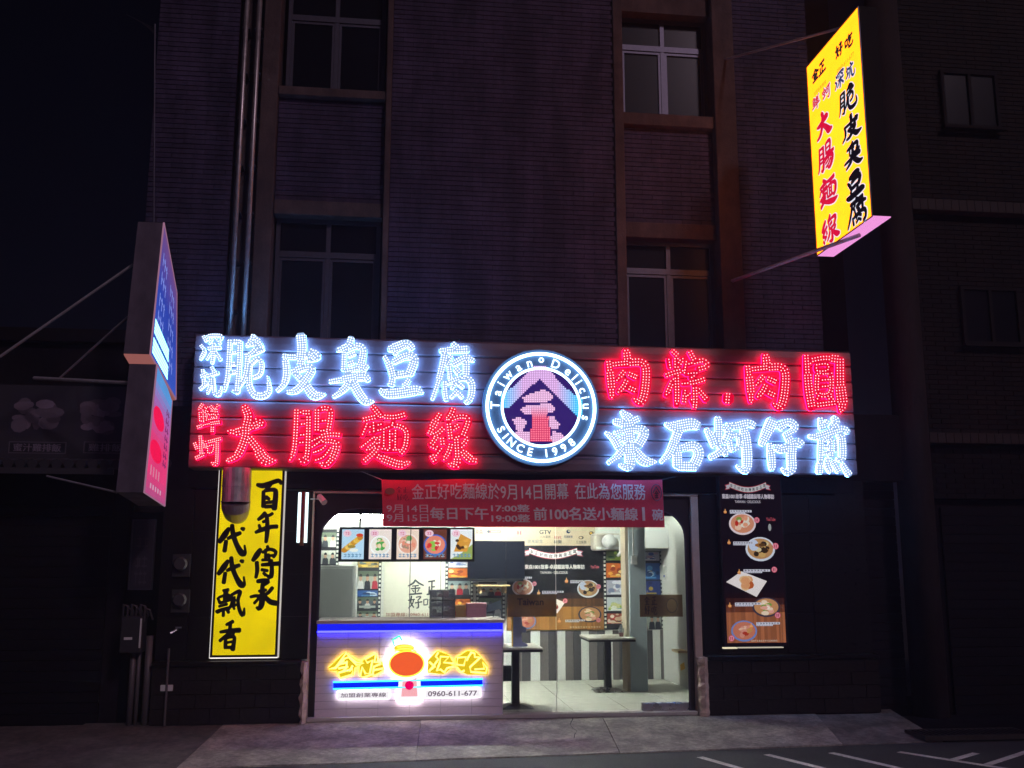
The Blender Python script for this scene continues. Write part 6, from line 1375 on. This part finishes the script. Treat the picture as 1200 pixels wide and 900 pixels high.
a = P(198, 760, -.13); b = P(198, 845, -.13); MB().tube([(a[0], -.13, -.02), (a[0], -.13, a[2])], .012, 8).build('thin_pipe', MATS['pale_pipe'], None, label='thin vertical pipe running down the stone base past the small plate', cat='pipe')

# ------------------------------------------------------------------ right neighbour
nr = empty('right_neighbour_building', (8, 2, -.1), 'dark brick apartment building with small windows and a tiled ledge at the far right', 'building')
yR = -.02
cxa, cxb = P(1040, 300, yR)[0], P(1076, 300, yR)[0]
MB().box(xs['j']+.002, cxa-.002, 1.1, 1.3, -.14, ZT).build('recess_wall', CONCD, nr)
MB().box(xs['j']+.0, xs['j']+.001+.04, .62, 1.09, -.14, ZT).build('side_wall', CONCD, nr)
MB().tube([((cxa+cxb)/2, yR+.1, -.13), ((cxa+cxb)/2, yR+.1, ZT)], (cxb-cxa)/2, 20).build('round_column', mat('column_paint', (.045, .033, .032), .8, spec=.08, noise=.2, nscale=4, bump=.3), nr, smooth=True)
MB().box(cxb-.05, 12, yR+.12, yR+.5, 2.3, ZT).build('wall', MORTAR, nr)
zl1 = P(1130, 249, yR)[2]; zl2 = P(1130, 236, yR)[2]; zl3 = P(1130, 520, yR)[2]; zl4 = P(1130, 508, yR)[2]
tb2 = MB(); WN = [(P(1110, 146, yR), P(1171, 83, yR)), (P(1134, 402, yR), P(1197, 336, yR))]
tiles_area(tb2, cxb-.04, 8.2, zl4+.01, zl1-.01, yR+.12, tone=(.020, .011, .009)); tiles_area(tb2, cxb-.04, 8.2, zl2+.01, 9.3, yR+.12, tone=(.020, .011, .009)); tiles_area(tb2, cxb-.04, 8.2, 2.3, zl3-.01, yR+.12, tone=(.012, .007, .007))
tb2.build('brick_tiling', TILE, nr, kind='stuff')
for (za, zb4) in ((zl1, zl2), (zl3, zl4)):
    MB().box(cxb-.06, 12, yR-.03, yR+.118, za, zb4).build('ledge', CONC, nr)
    x = cxb-.05
    while x < 8.0: piece('ledge_tile', mat('ledge_tile', (.05, .035, .032), .5, spec=.1, noise=.2), nr, x+.003, x+.097, yR-.042, yR-.031, za+.004, zb4-.004); x += .1
for (A, B) in WN:
    w = MB(); x0, x1, z0, z1 = A[0], B[0], A[2], B[2]; yq = yR+.05
    w.box(x0, x1, yq, yq+.05, z1-.04, z1).box(x0, x1, yq, yq+.05, z0, z0+.04).box(x0, x0+.04, yq, yq+.05, z0+.04, z1-.04).box(x1-.04, x1, yq, yq+.05, z0+.04, z1-.04)
    xm_ = (x0+x1)/2; w.box(xm_-.02, xm_+.02, yq+.002, yq+.048, z0+.04, z1-.04); w.box(x0-.03, x1+.03, yq-.06, yq-.001, z0-.03, z0-.002); f = w.build('window_frame', mat('old_frame', (.02, .016, .016), .7, spec=.08), nr); MB().box(x0+.04, x1-.04, yq+.03, yq+.036, z0+.04, z1-.04).build('pane', DGLASS, f)
for k in range(26): piece('shutter_slat', MATS['shutter'], nr, rp1+.36, cxa+.05, .30+.004*(k % 2), .34, -.1+k*.1, -.1+k*.1+.095)
MB().box(rp1+.34, cxa+.06, .345, .6, -.14, 2.6).build('wall', CONCD, nr)
MB().box(rp1+.002, cxa+.02, .0, .6, 2.49, 3.25).build('shutter_box', CONCD, nr)
MB().box(rp1+.002, rp1+.34, .005, .6, zc, 2.485).build('pier', GRAN, nr)
MB().box(cxb-.02, 12, .2, .6, -.14, 2.29).build('wall', CONCD, nr)
for k in range(22): piece('shutter_slat', MATS['shutter'], nr, cxb+.15, 9.5, .16+.004*(k % 2), .199, -.1+k*.105, -.1+k*.105+.10)
add_bloom_haze()
